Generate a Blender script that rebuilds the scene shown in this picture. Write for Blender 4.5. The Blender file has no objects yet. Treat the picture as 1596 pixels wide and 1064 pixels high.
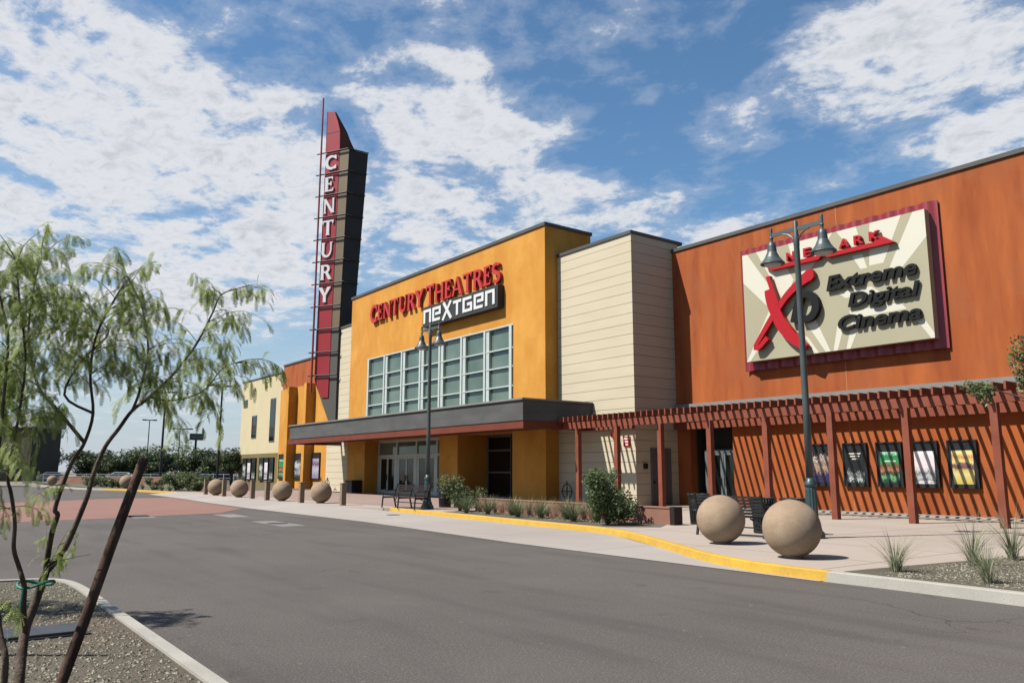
import bpy, math, random
from mathutils import Vector, Matrix
R = math.radians
S = bpy.context.scene
COL = S.collection

# ------------------------------------------------------------------ camera
cam_d = bpy.data.cameras.new('camera'); cam = bpy.data.objects.new('camera', cam_d); COL.objects.link(cam)
cam_d.sensor_width = 36.0; cam_d.lens = 1241.87 / 1596 * 36; cam_d.clip_end = 5000; cam_d.clip_start = 0.05
yaw, pitch, roll = R(36.53), R(9.2548), R(0.0845)
fw0 = Vector((-math.cos(yaw), math.sin(yaw), 0)); rt0 = Vector((math.sin(yaw), math.cos(yaw), 0)); up0 = Vector((0, 0, 1))
fw = fw0 * math.cos(pitch) + up0 * math.sin(pitch); u2 = -fw0 * math.sin(pitch) + up0 * math.cos(pitch)
rt = rt0 * math.cos(roll) + u2 * math.sin(roll); up = -rt0 * math.sin(roll) + u2 * math.cos(roll)
cam.matrix_world = Matrix(((rt.x, up.x, -fw.x, 0), (rt.y, up.y, -fw.y, 0), (rt.z, up.z, -fw.z, 1.6), (0, 0, 0, 1)))
S.camera = cam
S.render.resolution_x = 1024; S.render.resolution_y = 682
S.view_settings.view_transform = 'Standard'; S.view_settings.look = 'None'
S.view_settings.exposure = 1.0; S.view_settings.gamma = 1.0

# ------------------------------------------------------------------ sun
SUN_EL = R(51.0); SUN_AZ = R(19.8); LIGHT = Vector((math.sin(SUN_AZ) * math.cos(SUN_EL), math.cos(SUN_AZ) * math.cos(SUN_EL), -math.sin(SUN_EL)))
sd = bpy.data.lights.new('sun', 'SUN'); sd.energy = 5.0; sd.angle = R(0.55); sd.color = (1.0, 0.955, 0.88)
sun = bpy.data.objects.new('sun', sd); COL.objects.link(sun); sun.location = (0, -20, 40)
sun.rotation_euler = LIGHT.to_track_quat('-Z', 'Y').to_euler()

# ------------------------------------------------------------------ sky with clouds
W = bpy.data.worlds.new('World'); S.world = W; W.use_nodes = True
nt = W.node_tree; nt.nodes.clear()
SKY_STR = 0.084
def wn(t, **k):
    n = nt.nodes.new(t)
    for a, b in k.items(): setattr(n, a, b)
    return n
def wm(op, a, b=None, c=None, clamp=False):
    n = wn('ShaderNodeMath', operation=op, use_clamp=clamp)
    for i, v in enumerate((a, b, c)):
        if v is None: continue
        if isinstance(v, (int, float)): n.inputs[i].default_value = v
        else: nt.links.new(v, n.inputs[i])
    return n.outputs[0]
def wmap(v, a, b, c, d, smooth=True):
    n = wn('ShaderNodeMapRange'); n.interpolation_type = 'SMOOTHSTEP' if smooth else 'LINEAR'
    nt.links.new(v, n.inputs[0])
    for i, x in enumerate((a, b, c, d)): n.inputs[i + 1].default_value = x
    return n.outputs[0]
sky = wn('ShaderNodeTexSky', sky_type='NISHITA'); sky.sun_disc = False
sky.sun_elevation = SUN_EL; sky.sun_rotation = math.atan2(-LIGHT.x, -LIGHT.y); sky.altitude = 350; sky.air_density = 1.15; sky.dust_density = 1.2; sky.ozone_density = 1.2
tc = wn('ShaderNodeTexCoord'); sp = wn('ShaderNodeSeparateXYZ'); nt.links.new(tc.outputs['Generated'], sp.inputs[0])
X_, Y_, Z_ = sp.outputs
zz = wm('ADD', wm('MAXIMUM', Z_, 0.0), 0.16)
cb = wn('ShaderNodeCombineXYZ'); nt.links.new(wm('DIVIDE', X_, zz), cb.inputs[0]); nt.links.new(wm('DIVIDE', Y_, zz), cb.inputs[1])
az = wm('MULTIPLY', wm('ARCTAN2', X_, Y_), 57.29578); el = wm('MULTIPLY', wm('ARCSINE', Z_), 57.29578)
def noise(scale, detail, rough, dist=0.0, off=(0, 0, 0), st=(1, 1, 1)):
    mp = wn('ShaderNodeMapping'); nt.links.new(cb.outputs[0], mp.inputs[0]); mp.inputs[1].default_value = off; mp.inputs[3].default_value = st
    mp.inputs[2].default_value = (0, 0, R(-35))
    n = wn('ShaderNodeTexNoise'); nt.links.new(mp.outputs[0], n.inputs['Vector'])
    n.inputs['Scale'].default_value = scale; n.inputs['Detail'].default_value = detail; n.inputs['Roughness'].default_value = rough; n.inputs['Distortion'].default_value = dist
    return n.outputs['Fac']
n1 = noise(5.6, 14, 0.64, 0.2, (3.1, 1.7, 0)); n2 = noise(1.25, 4, 0.5, 0.2, (8.2, 4.4, 0)); n3 = noise(17, 6, 0.65, 0.5, (1, 2, 0), (1, 1.4, 1))
# (azimuth, elevation, half width, half height, weight) of the cloud fields
BL = [(-85, 22, 14, 8.5, .60), (-83, 13.5, 15, 6.5, .52), (-72, 18, 9, 7.0, .52), (-73, 25, 6, 3.0, .36), (-57.5, 24.3, 8.5, 2.8, .44),
      (-60.5, 28.0, 4.5, 1.5, .30), (-59, 17.5, 9, 4.4, .42), (-48, 18.6, 8.5, 2.6, .34), (-40, 16.2, 5.5, 1.6, .26), (-37.8, 23.6, 3.0, 1.7, .30), (-47, 27.6, 3.6, .9, .18),
      (-24, 26.5, 8.5, 4.6, .58), (-20, 21.5, 6, 4.5, .50), (-30.0, 26.5, 3.8, 2.8, .40), (-34, 19.0, 3.6, 1.0, .16), (-75, 5.5, 30, 2.2, .16), (-66, 24, 6, 2.4, .24), (-88, 31, 7, 2.5, .38),]
# the sky behind the photographer is mostly clear
rear = wm('MULTIPLY', wmap(wm('ABSOLUTE', wm('ADD', az, 52.0)), 48, 75, 0.0, 1.0), 0.45)
acc = None
for (a, e, wa, we, wt) in BL:
    da = wm('DIVIDE', wm('SUBTRACT', az, a), wa); de = wm('DIVIDE', wm('SUBTRACT', el, e), we)
    r2 = wm('ADD', wm('MULTIPLY', da, da), wm('MULTIPLY', de, de))
    g = wm('MULTIPLY', wmap(r2, 0.15, 1.9, 1.0, 0.0), wt)
    acc = g if acc is None else wm('MAXIMUM', acc, g)
dens = wm('ADD', wm('ADD', wm('MULTIPLY', wm('SUBTRACT', n1, 0.5), 2.1), wm('MULTIPLY', wm('SUBTRACT', n2, 0.5), 0.75)), wm('ADD', wm('MULTIPLY', wm('SUBTRACT', n3, 0.5), 0.42), wm('SUBTRACT', acc, wm('ADD', 0.15, rear))))
cover = wmap(dens, 0.0, 0.40, 0.0, 0.96)
veil = wmap(dens, -0.22, 0.18, 0.0, 0.22)
fac = wm('MAXIMUM', cover, veil)
fac = wm('MULTIPLY', fac, wmap(el, 0.5, 7.0, 0.25, 1.0))
shade = wmap(wm('ADD', dens, wm('MULTIPLY', wm('SUBTRACT', n3, .5), 1.4)), 0.35, 1.1, 0.0, 0.85)
cc = wn('ShaderNodeMixRGB'); nt.links.new(shade, cc.inputs[0])
K = 0.84 / SKY_STR
cc.inputs[1].default_value = (.455 * K, .465 * K, .485 * K, 1); cc.inputs[2].default_value = (.295 * K, .315 * K, .355 * K, 1)
# haze towards the horizon
hz = wn('ShaderNodeMixRGB'); nt.links.new(wm('MULTIPLY', wmap(el, -1.0, 15.0, 0.92, 0.0, False), wm('SUBTRACT', 1.0, rear)), hz.inputs[0])
gm = wn('ShaderNodeMixRGB', blend_type='MULTIPLY'); gm.inputs[0].default_value = 1.0; gm.inputs[2].default_value = (.50, .69, .80, 1)
nt.links.new(sky.outputs[0], gm.inputs[1]); nt.links.new(gm.outputs[0], hz.inputs[1]); hz.inputs[2].default_value = (.345 * K, .375 * K, .42 * K, 1)
mx = wn('ShaderNodeMixRGB'); nt.links.new(fac, mx.inputs[0]); nt.links.new(hz.outputs[0], mx.inputs[1]); nt.links.new(cc.outputs[0], mx.inputs[2])
bg = wn('ShaderNodeBackground'); bg.inputs[1].default_value = SKY_STR; nt.links.new(mx.outputs[0], bg.inputs[0])
ow = wn('ShaderNodeOutputWorld'); nt.links.new(bg.outputs[0], ow.inputs[0])

# ------------------------------------------------------------------ materials
AF = 0.53
def af(c): return tuple(v * AF for v in c) if c else c
def mat(name, col, rough=0.7, col2=None, nscale=3.0, detail=6, stretch=(1, 1, 1), bump=0.0, bscale=40.0, bdist=0.01, metallic=0.0, spec=0.25, lo=.35, hi=.65, col3=None, n3scale=0.6, transl=0.0, coat=0.0, spots=None, emit=None):
    col, col2, col3 = af(col), af(col2), af(col3)
    if spots: spots = (af(spots[0]), spots[1], spots[2])
    m = bpy.data.materials.new(name); m.use_nodes = True; t = m.node_tree; b = t.nodes['Principled BSDF']
    b.inputs['Roughness'].default_value = rough; b.inputs['Metallic'].default_value = metallic
    b.inputs['Specular IOR Level'].default_value = spec; b.inputs['Base Color'].default_value = (*col, 1); b.inputs['Coat Weight'].default_value = coat
    co = t.nodes.new('ShaderNodeTexCoord')
    def nz(sc, det, st=(1, 1, 1), rg=.6):
        mp = t.nodes.new('ShaderNodeMapping'); mp.inputs[3].default_value = st; t.links.new(co.outputs['Object'], mp.inputs[0])
        n = t.nodes.new('ShaderNodeTexNoise'); n.inputs['Scale'].default_value = sc; n.inputs['Detail'].default_value = det; n.inputs['Roughness'].default_value = rg
        t.links.new(mp.outputs[0], n.inputs['Vector']); return n.outputs['Fac']
    def mr(v, a, c):
        r = t.nodes.new('ShaderNodeMapRange'); t.links.new(v, r.inputs[0]); r.inputs[1].default_value = a; r.inputs[2].default_value = c; return r.outputs[0]
    cur = None
    if col2:
        x = t.nodes.new('ShaderNodeMixRGB'); t.links.new(mr(nz(nscale, detail, stretch), lo, hi), x.inputs[0])
        x.inputs[1].default_value = (*col, 1); x.inputs[2].default_value = (*col2, 1); cur = x.outputs[0]
    if col3:
        x = t.nodes.new('ShaderNodeMixRGB'); t.links.new(mr(nz(n3scale, 5), .48, .72), x.inputs[0])
        if cur: t.links.new(cur, x.inputs[1])
        else: x.inputs[1].default_value = (*col, 1)
        x.inputs[2].default_value = (*col3, 1); cur = x.outputs[0]
    if spots:   # fine grain of another tone: (colour, scale, amount)
        x = t.nodes.new('ShaderNodeMixRGB'); g = mr(nz(spots[1], 2), .5, .72); mu = t.nodes.new('ShaderNodeMath'); mu.operation = 'MULTIPLY'
        t.links.new(g, mu.inputs[0]); mu.inputs[1].default_value = spots[2]; t.links.new(mu.outputs[0], x.inputs[0])
        if cur: t.links.new(cur, x.inputs[1])
        else: x.inputs[1].default_value = (*col, 1)
        x.inputs[2].default_value = (*spots[0], 1); cur = x.outputs[0]
    if cur: t.links.new(cur, b.inputs['Base Color'])
    if bump:
        bn = t.nodes.new('ShaderNodeBump'); bn.inputs['Strength'].default_value = bump; bn.inputs['Distance'].default_value = bdist
        t.links.new(nz(bscale, 5), bn.inputs['Height']); t.links.new(bn.outputs[0], b.inputs['Normal'])
    if transl:
        tr = t.nodes.new('ShaderNodeBsdfTranslucent'); ms = t.nodes.new('ShaderNodeMixShader'); ms.inputs[0].default_value = transl
        if cur: t.links.new(cur, tr.inputs[0])
        else: tr.inputs[0].default_value = (*col, 1)
        t.links.new(b.outputs[0], ms.inputs[1]); t.links.new(tr.outputs[0], ms.inputs[2]); t.links.new(ms.outputs[0], t.nodes['Material Output'].inputs[0])
    return m
M = {}
M['orange'] = mat('rust_orange_stucco', (.33, .076, .020), .85, (.50, .135, .036), 1.1, 9, (1.3, 1.3, .2), .35, 55, .006, spec=.2, col3=(.38, .115, .040), n3scale=.7)
M['yellow'] = mat('yellow_stucco', (.64, .280, .042), .85, (.76, .370, .068), .9, 8, (1, 1, .5), .35, 55, .006, spec=.2, col3=(.62, .25, .035), n3scale=.5)
M['cream'] = mat('cream_panel', (.69, .605, .44), .8, (.65, .56, .40), .8, 5, (.4, .4, 2.2), .15, 60, .004, spec=.25)
M['cream_groove'] = mat('panel_joint', (.30, .24, .16), .9)
M['pale_cream'] = mat('pale_cream_stucco', (.70, .60, .38), .85, (.66, .56, .35), .9, 5, (1, 1, .6), .2, 50, .005, spec=.2)
M['olive'] = mat('olive_stucco', (.20, .15, .05), .85, (.24, .18, .07), .9, 5)
M['grey_metal'] = mat('dark_grey_metal', (.10, .10, .098), .6, (.13, .128, .124), .7, 4, (1, 1, 3), spec=.15)
M['band'] = mat('light_grey_trim', (.24, .235, .22), .6, (.28, .27, .25), 1.5, 4)
M['red_band'] = mat('brick_red_painted_band', (.17, .036, .016), .55, (.21, .048, .022), 1.2, 4)
M['soffit'] = mat('canopy_soffit', (.16, .075, .045), .8)
M['white_frame'] = mat('pale_aluminium', (.60, .66, .62), .4, (.54, .60, .57), 2, 3, metallic=.0, spec=.5)
M['dark_frame'] = mat('bronze_frame', (.16, .18, .19), .4)
M['glass'] = mat('green_tinted_glass', (.17, .225, .18), .05, (.10, .145, .115), .35, 3, spec=.6)
M['dark_glass'] = mat('dark_glass', (.008, .011, .011), .05, spec=.5)
M['pergola'] = mat('red_brown_steel', (.23, .062, .034), .6, (.30, .088, .050), 1.5, 5, (1, 1, 1), spec=.2)
M['red'] = mat('crimson_panel', (.42, .022, .03), .4, (.36, .02, .026), .6, 3, spec=.4)
M['maroon'] = mat('maroon_corrugated_metal', (.33, .025, .035), .45, (.27, .018, .03), .7, 3, spec=.5)
M['tan_panel'] = mat('tan_metal_panel', (.25, .18, .105), .5, (.21, .155, .10), .6, 3)
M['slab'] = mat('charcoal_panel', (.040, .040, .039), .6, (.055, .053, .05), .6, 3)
M['slab2'] = mat('grey_panel', (.12, .112, .098), .6)
M['white'] = mat('white_letter_face', (.80, .80, .80), .35)
M['coral'] = mat('red_letter_face', (.62, .055, .045), .35, (.55, .04, .035), 2, 3)
M['letter_red'] = mat('bright_red_letter', (.50, .012, .018), .35)
M['letter_black'] = mat('black_letter', (.016, .016, .016), .5, spec=.12)
M['board'] = mat('beige_sign_face', (.47, .43, .29), .5, (.45, .41, .28), .7, 3)
M['board_light'] = mat('ivory_ray', (.76, .73, .60), .5)
M['lamp'] = mat('blue_grey_paint', (.055, .075, .078), .45, (.075, .095, .095), 3, 4, spec=.5)
M['lamp_base'] = mat('dark_green_paint', (.025, .065, .065), .4, (.04, .08, .08), 4, 4, spec=.5)
M['lens'] = mat('frosted_lens', (.6, .6, .55), .3)
M['ball'] = mat('tan_precast_concrete', (.46, .335, .23), .85, (.35, .245, .165), 1.8, 10, (1, 1, 2.2), .5, 60, .006, spec=.15, col3=(.52, .42, .31), n3scale=1.6, spots=((.20, .14, .09), 70, .55))
M['bollard'] = mat('brown_concrete_post', (.27, .19, .13), .85, (.32, .23, .16), 4, 5)
M['black_metal'] = mat('black_steel', (.018, .018, .02), .45, (.03, .03, .03), 6, 3)
M['brown_slat'] = mat('dark_brown_slat', (.035, .022, .018), .5)
M['planter'] = mat('brown_planter_wall', (.30, .145, .10), .85, (.36, .18, .125), 1.2, 6, (1, 1, 1), .3, 40, .006)
M['bark'] = mat('grey_brown_bark', (.07, .05, .04), .9, (.20, .15, .115), 16, 8, (1, 1, .25), 1.0, 55, .008, spec=.1)
M['stake'] = mat('weathered_brown_pole', (.05, .028, .021), .9, (.14, .085, .062), 14, 8, (1, 1, .1), .9, 45, .006, spec=.1)
M['strap'] = mat('green_strap', (.03, .19, .14), .6)
M['leaf'] = mat('feathery_leaf', (.33, .42, .09), .55, (.46, .54, .18), 1.6, 3, transl=.5)
M['leaf_dark'] = mat('dark_leaf', (.065, .10, .045), .55, (.13, .17, .07), .35, 4, transl=.2)
M['leaf_bush'] = mat('bush_leaf', (.10, .16, .06), .45, (.22, .28, .12), 6, 3, transl=.2)
M['leaf_olive'] = mat('olive_leaf', (.13, .17, .07), .6, (.21, .25, .11), 2, 3, transl=.25)
M['blade'] = mat('grass_blade', (.26, .29, .15), .6, (.50, .50, .33), 5, 2, transl=.25)
M['blade_green'] = mat('green_grass_blade', (.15, .19, .09), .6, (.24, .28, .15), 5, 2, transl=.2)
M['blade_dry'] = mat('dry_grass_blade', (.34, .26, .16), .6, (.46, .38, .25), 5, 2, transl=.2)
M['kerb'] = mat('pale_kerb_concrete', (.50, .47, .41), .85, (.43, .40, .35), 2.5, 8, (1, 1, 1), .4, 60, .005, spots=((.25, .23, .2), 60, .4))
M['kerb_yellow'] = mat('yellow_painted_kerb', (.74, .44, .045), .65, (.62, .36, .05), 3, 9, (1, 1, 1), .5, 50, .006, spots=((.40, .30, .14), 22, .5))
M['utility'] = mat('grey_box_lid', (.045, .05, .06), .6, (.07, .075, .085), 5, 4)
M['white_paint'] = mat('white_paint', (.75, .75, .75), .4)
M['fire_red'] = mat('fire_red_paint', (.55, .03, .02), .4)
M['door_paint'] = mat('grey_brown_door', (.17, .13, .115), .55)
M['caulk'] = mat('light_orange_joint', (.60, .26, .11), .8)

def ground_mat(name, a, b, c, rough=.9, bump=.5, bsc=90, joint=None, jc=(.2, .18, .16), gran=None, bdist=.006, streak=None):
    m = mat(name, a, rough, b, .35, 9, (1, 1, 1), bump, bsc, bdist, spec=.25, lo=.3, hi=.7, col3=c, n3scale=.13, spots=gran)
    t = m.node_tree; bs = t.nodes['Principled BSDF']
    if joint or streak:
        co = t.nodes.new('ShaderNodeTexCoord'); src = bs.inputs['Base Color'].links[0].from_socket
        if streak:
            mp = t.nodes.new('ShaderNodeMapping'); mp.inputs[3].default_value = streak[1]; t.links.new(co.outputs['Object'], mp.inputs[0])
            n = t.nodes.new('ShaderNodeTexNoise'); n.inputs['Scale'].default_value = 1.0; n.inputs['Detail'].default_value = 5; t.links.new(mp.outputs[0], n.inputs['Vector'])
            r = t.nodes.new('ShaderNodeMapRange'); t.links.new(n.outputs['Fac'], r.inputs[0]); r.inputs[1].default_value = .5; r.inputs[2].default_value = .75; r.inputs[4].default_value = streak[2]
            x = t.nodes.new('ShaderNodeMixRGB'); t.links.new(r.outputs[0], x.inputs[0]); t.links.new(src, x.inputs[1]); x.inputs[2].default_value = (*af(streak[0]), 1); src = x.outputs[0]
        if name == 'worn_asphalt':
            vo = t.nodes.new('ShaderNodeTexVoronoi'); vo.feature = 'DISTANCE_TO_EDGE'; vo.inputs['Scale'].default_value = .16
            nn_ = t.nodes.new('ShaderNodeTexNoise'); nn_.inputs['Scale'].default_value = .9; nn_.inputs['Detail'].default_value = 6; t.links.new(co.outputs['Object'], nn_.inputs['Vector'])
            av = t.nodes.new('ShaderNodeMixRGB'); av.blend_type = 'ADD'; av.inputs[0].default_value = 1.6; t.links.new(co.outputs['Object'], av.inputs[1]); t.links.new(nn_.outputs['Color'], av.inputs[2]); t.links.new(av.outputs[0], vo.inputs['Vector'])
            r = t.nodes.new('ShaderNodeMapRange'); t.links.new(vo.outputs['Distance'], r.inputs[0]); r.inputs[1].default_value = .0; r.inputs[2].default_value = .0028; r.inputs[3].default_value = .55; r.inputs[4].default_value = 0
            n2_ = t.nodes.new('ShaderNodeTexNoise'); n2_.inputs['Scale'].default_value = .25; n2_.inputs['Detail'].default_value = 2; t.links.new(co.outputs['Object'], n2_.inputs['Vector'])
            r2_ = t.nodes.new('ShaderNodeMapRange'); t.links.new(n2_.outputs['Fac'], r2_.inputs[0]); r2_.inputs[1].default_value = .50; r2_.inputs[2].default_value = .60
            mu = t.nodes.new('ShaderNodeMath'); mu.operation = 'MULTIPLY'; t.links.new(r.outputs[0], mu.inputs[0]); t.links.new(r2_.outputs[0], mu.inputs[1])
            x = t.nodes.new('ShaderNodeMixRGB'); t.links.new(mu.outputs[0], x.inputs[0]); t.links.new(src, x.inputs[1]); x.inputs[2].default_value = (.012, .011, .010, 1); src = x.outputs[0]
            for sc_, lo_, hi_, am_, cl_ in ((1.6, .66, .74, .4, (.028, .025, .022)), (.45, .56, .70, .35, (.085, .076, .068)), (7.0, .70, .76, .5, (.14, .125, .11))):
                n3_ = t.nodes.new('ShaderNodeTexNoise'); n3_.inputs['Scale'].default_value = sc_; n3_.inputs['Detail'].default_value = 3; t.links.new(co.outputs['Object'], n3_.inputs['Vector'])
                r3_ = t.nodes.new('ShaderNodeMapRange'); t.links.new(n3_.outputs['Fac'], r3_.inputs[0]); r3_.inputs[1].default_value = lo_; r3_.inputs[2].default_value = hi_; r3_.inputs[4].default_value = am_
                x = t.nodes.new('ShaderNodeMixRGB'); t.links.new(r3_.outputs[0], x.inputs[0]); t.links.new(src, x.inputs[1]); x.inputs[2].default_value = (*cl_, 1); src = x.outputs[0]
        if joint:
            br = t.nodes.new('ShaderNodeTexBrick'); br.offset = joint[3] if len(joint) > 3 else 0.0; br.inputs['Scale'].default_value = 1.0
            br.inputs['Brick Width'].default_value = joint[0]; br.inputs['Row Height'].default_value = joint[1]; br.inputs['Mortar Size'].default_value = joint[2]; br.inputs['Mortar Smooth'].default_value = .2
            br.inputs['Color1'].default_value = (0, 0, 0, 1); br.inputs['Color2'].default_value = (.0, .0, .0, 1); br.inputs['Mortar'].default_value = (1, 1, 1, 1)
            t.links.new(co.outputs['Object'], br.inputs[0])
            x = t.nodes.new('ShaderNodeMixRGB'); t.links.new(br.outputs[0], x.inputs[0]); t.links.new(src, x.inputs[1]); x.inputs[2].default_value = (*af(jc), 1); src = x.outputs[0]
        t.links.new(src, bs.inputs['Base Color'])
    return m
M['asphalt'] = ground_mat('worn_asphalt', (.112, .097, .088), (.130, .114, .103), (.094, .082, .074), .92, .7, 60, gran=((.27, .24, .21), 45, .6), bdist=.010, streak=((.075, .066, .060), (.25, 1.6, 1), .6))
M['apron'] = ground_mat('pale_concrete_apron', (.42, .375, .34), (.47, .425, .385), (.38, .335, .30), .85, .3, 60, joint=(4.2, 60.0, .02), jc=(.27, .24, .22))
M['walk'] = ground_mat('pinkish_walk_concrete', (.46, .385, .325), (.51, .43, .365), (.42, .345, .29), .85, .3, 60, joint=(3.6, 2.55, .018), jc=(.20, .165, .14))
M['plaza'] = ground_mat('plaza_pavers', (.36, .25, .21), (.40, .29, .245), (.33, .22, .185), .85, .3, 60, joint=(1.2, 1.2, .02), jc=(.23, .17, .14))
M['brick_cross'] = ground_mat('red_crossing_pavers', (.31, .155, .12), (.35, .185, .145), (.28, .14, .11), .88, .4, 60, joint=(.24, .12, .012, .5), jc=(.25, .15, .12))
M['gravel'] = ground_mat('grey_green_gravel', (.13, .115, .08), (.20, .18, .13), (.19, .14, .10), .95, 1.0, 45, bdist=.03, gran=((.07, .06, .05), 38, .8))
M['dust'] = ground_mat('dry_ground', (.25, .20, .15), (.30, .245, .19), (.22, .18, .13), .95, .5, 20)

# ------------------------------------------------------------------ mesh helpers
class MB:
    def __init__(s): s.v = []; s.f = []
    def add(s, vs, fs):
        n = len(s.v); s.v += [tuple(v) for v in vs]; s.f += [tuple(i + n for i in f) for f in fs]; return s
    def box(s, x0, x1, y0, y1, z0, z1):
        return s.add([(x, y, z) for x in (x0, x1) for y in (y0, y1) for z in (z0, z1)],
                     [(0, 1, 3, 2), (4, 6, 7, 5), (0, 4, 5, 1), (2, 3, 7, 6), (0, 2, 6, 4), (1, 5, 7, 3)])
    def bar(s, a, b, w, h=None, upv=(0, 0, 1)):
        a = Vector(a); b = Vector(b); h = h or w; d = (b - a).normalized(); u = Vector(upv)
        if abs(d.dot(u)) > .98: u = Vector((0, 1, 0))
        sx = d.cross(u).normalized(); sy = sx.cross(d).normalized(); vs = []
        for p in (a, b):
            for (i, j) in ((-1, -1), (1, -1), (1, 1), (-1, 1)): vs.append(p + sx * i * w / 2 + sy * j * h / 2)
        return s.add(vs, [(3, 2, 1, 0), (4, 5, 6, 7), (0, 1, 5, 4), (1, 2, 6, 5), (2, 3, 7, 6), (3, 0, 4, 7)])
    def tube(s, pts, rad, n=8, cap=True):
        pts = [Vector(p) for p in pts]; m = len(pts)
        if not isinstance(rad, (list, tuple)): rad = [rad] * m
        vs = []; pu = None
        for i, p in enumerate(pts):
            d = (pts[min(i + 1, m - 1)] - pts[max(i - 1, 0)]).normalized()
            if pu is None: pu = Vector((1, 0, 0)) if abs(d.x) < .9 else Vector((0, 1, 0))
            a = (pu - d * pu.dot(d)).normalized(); b = d.cross(a); pu = a
            for k in range(n): t = 2 * math.pi * k / n; vs.append(p + (a * math.cos(t) + b * math.sin(t)) * rad[i])
        fs = [(i * n + k, i * n + (k + 1) % n, (i + 1) * n + (k + 1) % n, (i + 1) * n + k) for i in range(m - 1) for k in range(n)]
        if cap: fs += [tuple(range(n - 1, -1, -1)), tuple((m - 1) * n + k for k in range(n))]
        return s.add(vs, fs)
    def lathe(s, prof, c=(0, 0, 0), n=32, flute=0, fl=0):
        vs = []; m = len(prof)
        for (r, z) in prof:
            for k in range(n):
                t = 2 * math.pi * k / n; rr = r * (1 - fl * (0.5 + 0.5 * math.cos(flute * t))) if flute else r
                vs.append((c[0] + rr * math.cos(t), c[1] + rr * math.sin(t), c[2] + z))
        fs = [(i * n + k, i * n + (k + 1) % n, (i + 1) * n + (k + 1) % n, (i + 1) * n + k) for i in range(m - 1) for k in range(n)]
        fs += [tuple(range(n - 1, -1, -1)), tuple((m - 1) * n + k for k in range(n))]
        return s.add(vs, fs)
    def ext(s, poly, d):
        """planar polygon (list of 3D points) pushed along d"""
        d = Vector(d); P = [Vector(p) for p in poly]; n = len(P)
        nrm = Vector((0, 0, 0))
        for i in range(n): nrm += P[i].cross(P[(i + 1) % n])
        if nrm.dot(d) > 0: P.reverse()
        return s.add(P + [p + d for p in P], [tuple(range(n)), tuple(range(2 * n - 1, n - 1, -1))] + [(i, n + i, n + (i + 1) % n, (i + 1) % n) for i in range(n)])
    def sheet(s, pts, z): return s.add([(x, y, z) for x, y in pts], [tuple(range(len(pts)))])
    def build(s, name, m, parent=None, smooth=False, world=True, bevel=0):
        me = bpy.data.meshes.new(name)
        off = parent_world(parent) if (parent and world) else Vector((0, 0, 0))
        me.from_pydata([(v[0] - off.x, v[1] - off.y, v[2] - off.z) for v in s.v], [], s.f); me.update()
        me.materials.append(m)
        if smooth: me.polygons.foreach_set('use_smooth', [True] * len(me.polygons))
        o = bpy.data.objects.new(name, me); COL.objects.link(o)
        if parent: o.parent = parent
        if bevel:
            b = o.modifiers.new('bevel', 'BEVEL'); b.width = bevel; b.segments = 2; b.limit_method = 'ANGLE'
        return o
def parent_world(p):
    v = Vector((0, 0, 0))
    while p is not None: v += p.location; p = p.parent
    return v
def tag(o, label=None, cat=None, group=None, kind=None):
    if label: o['label'] = label
    if cat: o['category'] = cat
    if group: o['group'] = group
    if kind: o['kind'] = kind
    return o
def thing(name, label, cat, loc=(0, 0, 0), group=None, rz=0):
    o = bpy.data.objects.new(name, None); COL.objects.link(o); o.location = loc; o.rotation_euler = (0, 0, rz); o.empty_display_size = .3
    return tag(o, label, cat, group)
def struct(o): o['kind'] = 'structure'; return o
def copy_tree(o, parent=None):
    c = o.copy(); COL.objects.link(c); c.parent = parent
    for ch in [x for x in bpy.data.objects if x.parent == o and x != c]: copy_tree(ch, c)
    return c
def place(o, loc, label, rz=0, scale=1):
    o.location = loc; o.rotation_euler = (0, 0, rz); o['label'] = label; o.scale = (scale,) * 3; return o

# ------------------------------------------------------------------ ground
KB = [(-29.2, 15.45), (-27.4, 15.47), (-24.35, 15.28), (-20.0, 14.93), (-17.4, 14.78), (-15.8, 14.6), (-14.6, 14.2), (-13.5, 13.68), (-12.2, 12.95), (-11.1, 12.32), (-10.2, 11.8), (-9.36, 11.42), (-8.6, 11.15), (-7.8, 11.02), (-7.02, 10.98)]
KW = [(-7.02, 10.98), (-6, 11.0), (-5, 10.95), (-3, 10.9), (2, 10.8), (20, 10.5)]
def smooth_path(p, n=4):
    out = []
    for i in range(len(p) - 1):
        a = Vector(p[max(i - 1, 0)]); b = Vector(p[i]); c = Vector(p[i + 1]); d = Vector(p[min(i + 2, len(p) - 1)])
        for k in range(n):
            t = k / n; q = 0.5 * ((2 * b) + (c - a) * t + (2 * a - 5 * b + 4 * c - d) * t * t + (3 * b - 3 * c + d - a) * t ** 3); out.append((q.x, q.y))
    out.append(tuple(p[-1])); return out
def offset_path(p, d):
    out = []
    for i in range(len(p)):
        a = Vector(p[max(i - 1, 0)]); b = Vector(p[min(i + 1, len(p) - 1)]); t = (b - a).normalized(); out.append((p[i][0] - t.y * d, p[i][1] + t.x * d))
    return out
def kerb_solid(mb, p, w, z0, z1, batter=.02):
    q = offset_path(p, w); pt = offset_path(p, batter); n = len(p); vs = []
    for i in range(n):
        vs += [(p[i][0], p[i][1], z0), (pt[i][0], pt[i][1], z1 - .015), (offset_path(p, batter + .018)[i][0], offset_path(p, batter + .018)[i][1], z1), (q[i][0], q[i][1], z1), (q[i][0], q[i][1], z0)]
    fs = []
    for i in range(n - 1):
        a = i * 5; b = a + 5
        for k in range(4): fs.append((a + k, b + k, b + k + 1, a + k + 1))
    fs += [(0, 1, 2, 3, 4), tuple((n - 1) * 5 + k for k in (4, 3, 2, 1, 0))]
    mb.add(vs, fs)
KBs = smooth_path(KB); KWs = smooth_path(KW)
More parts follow.
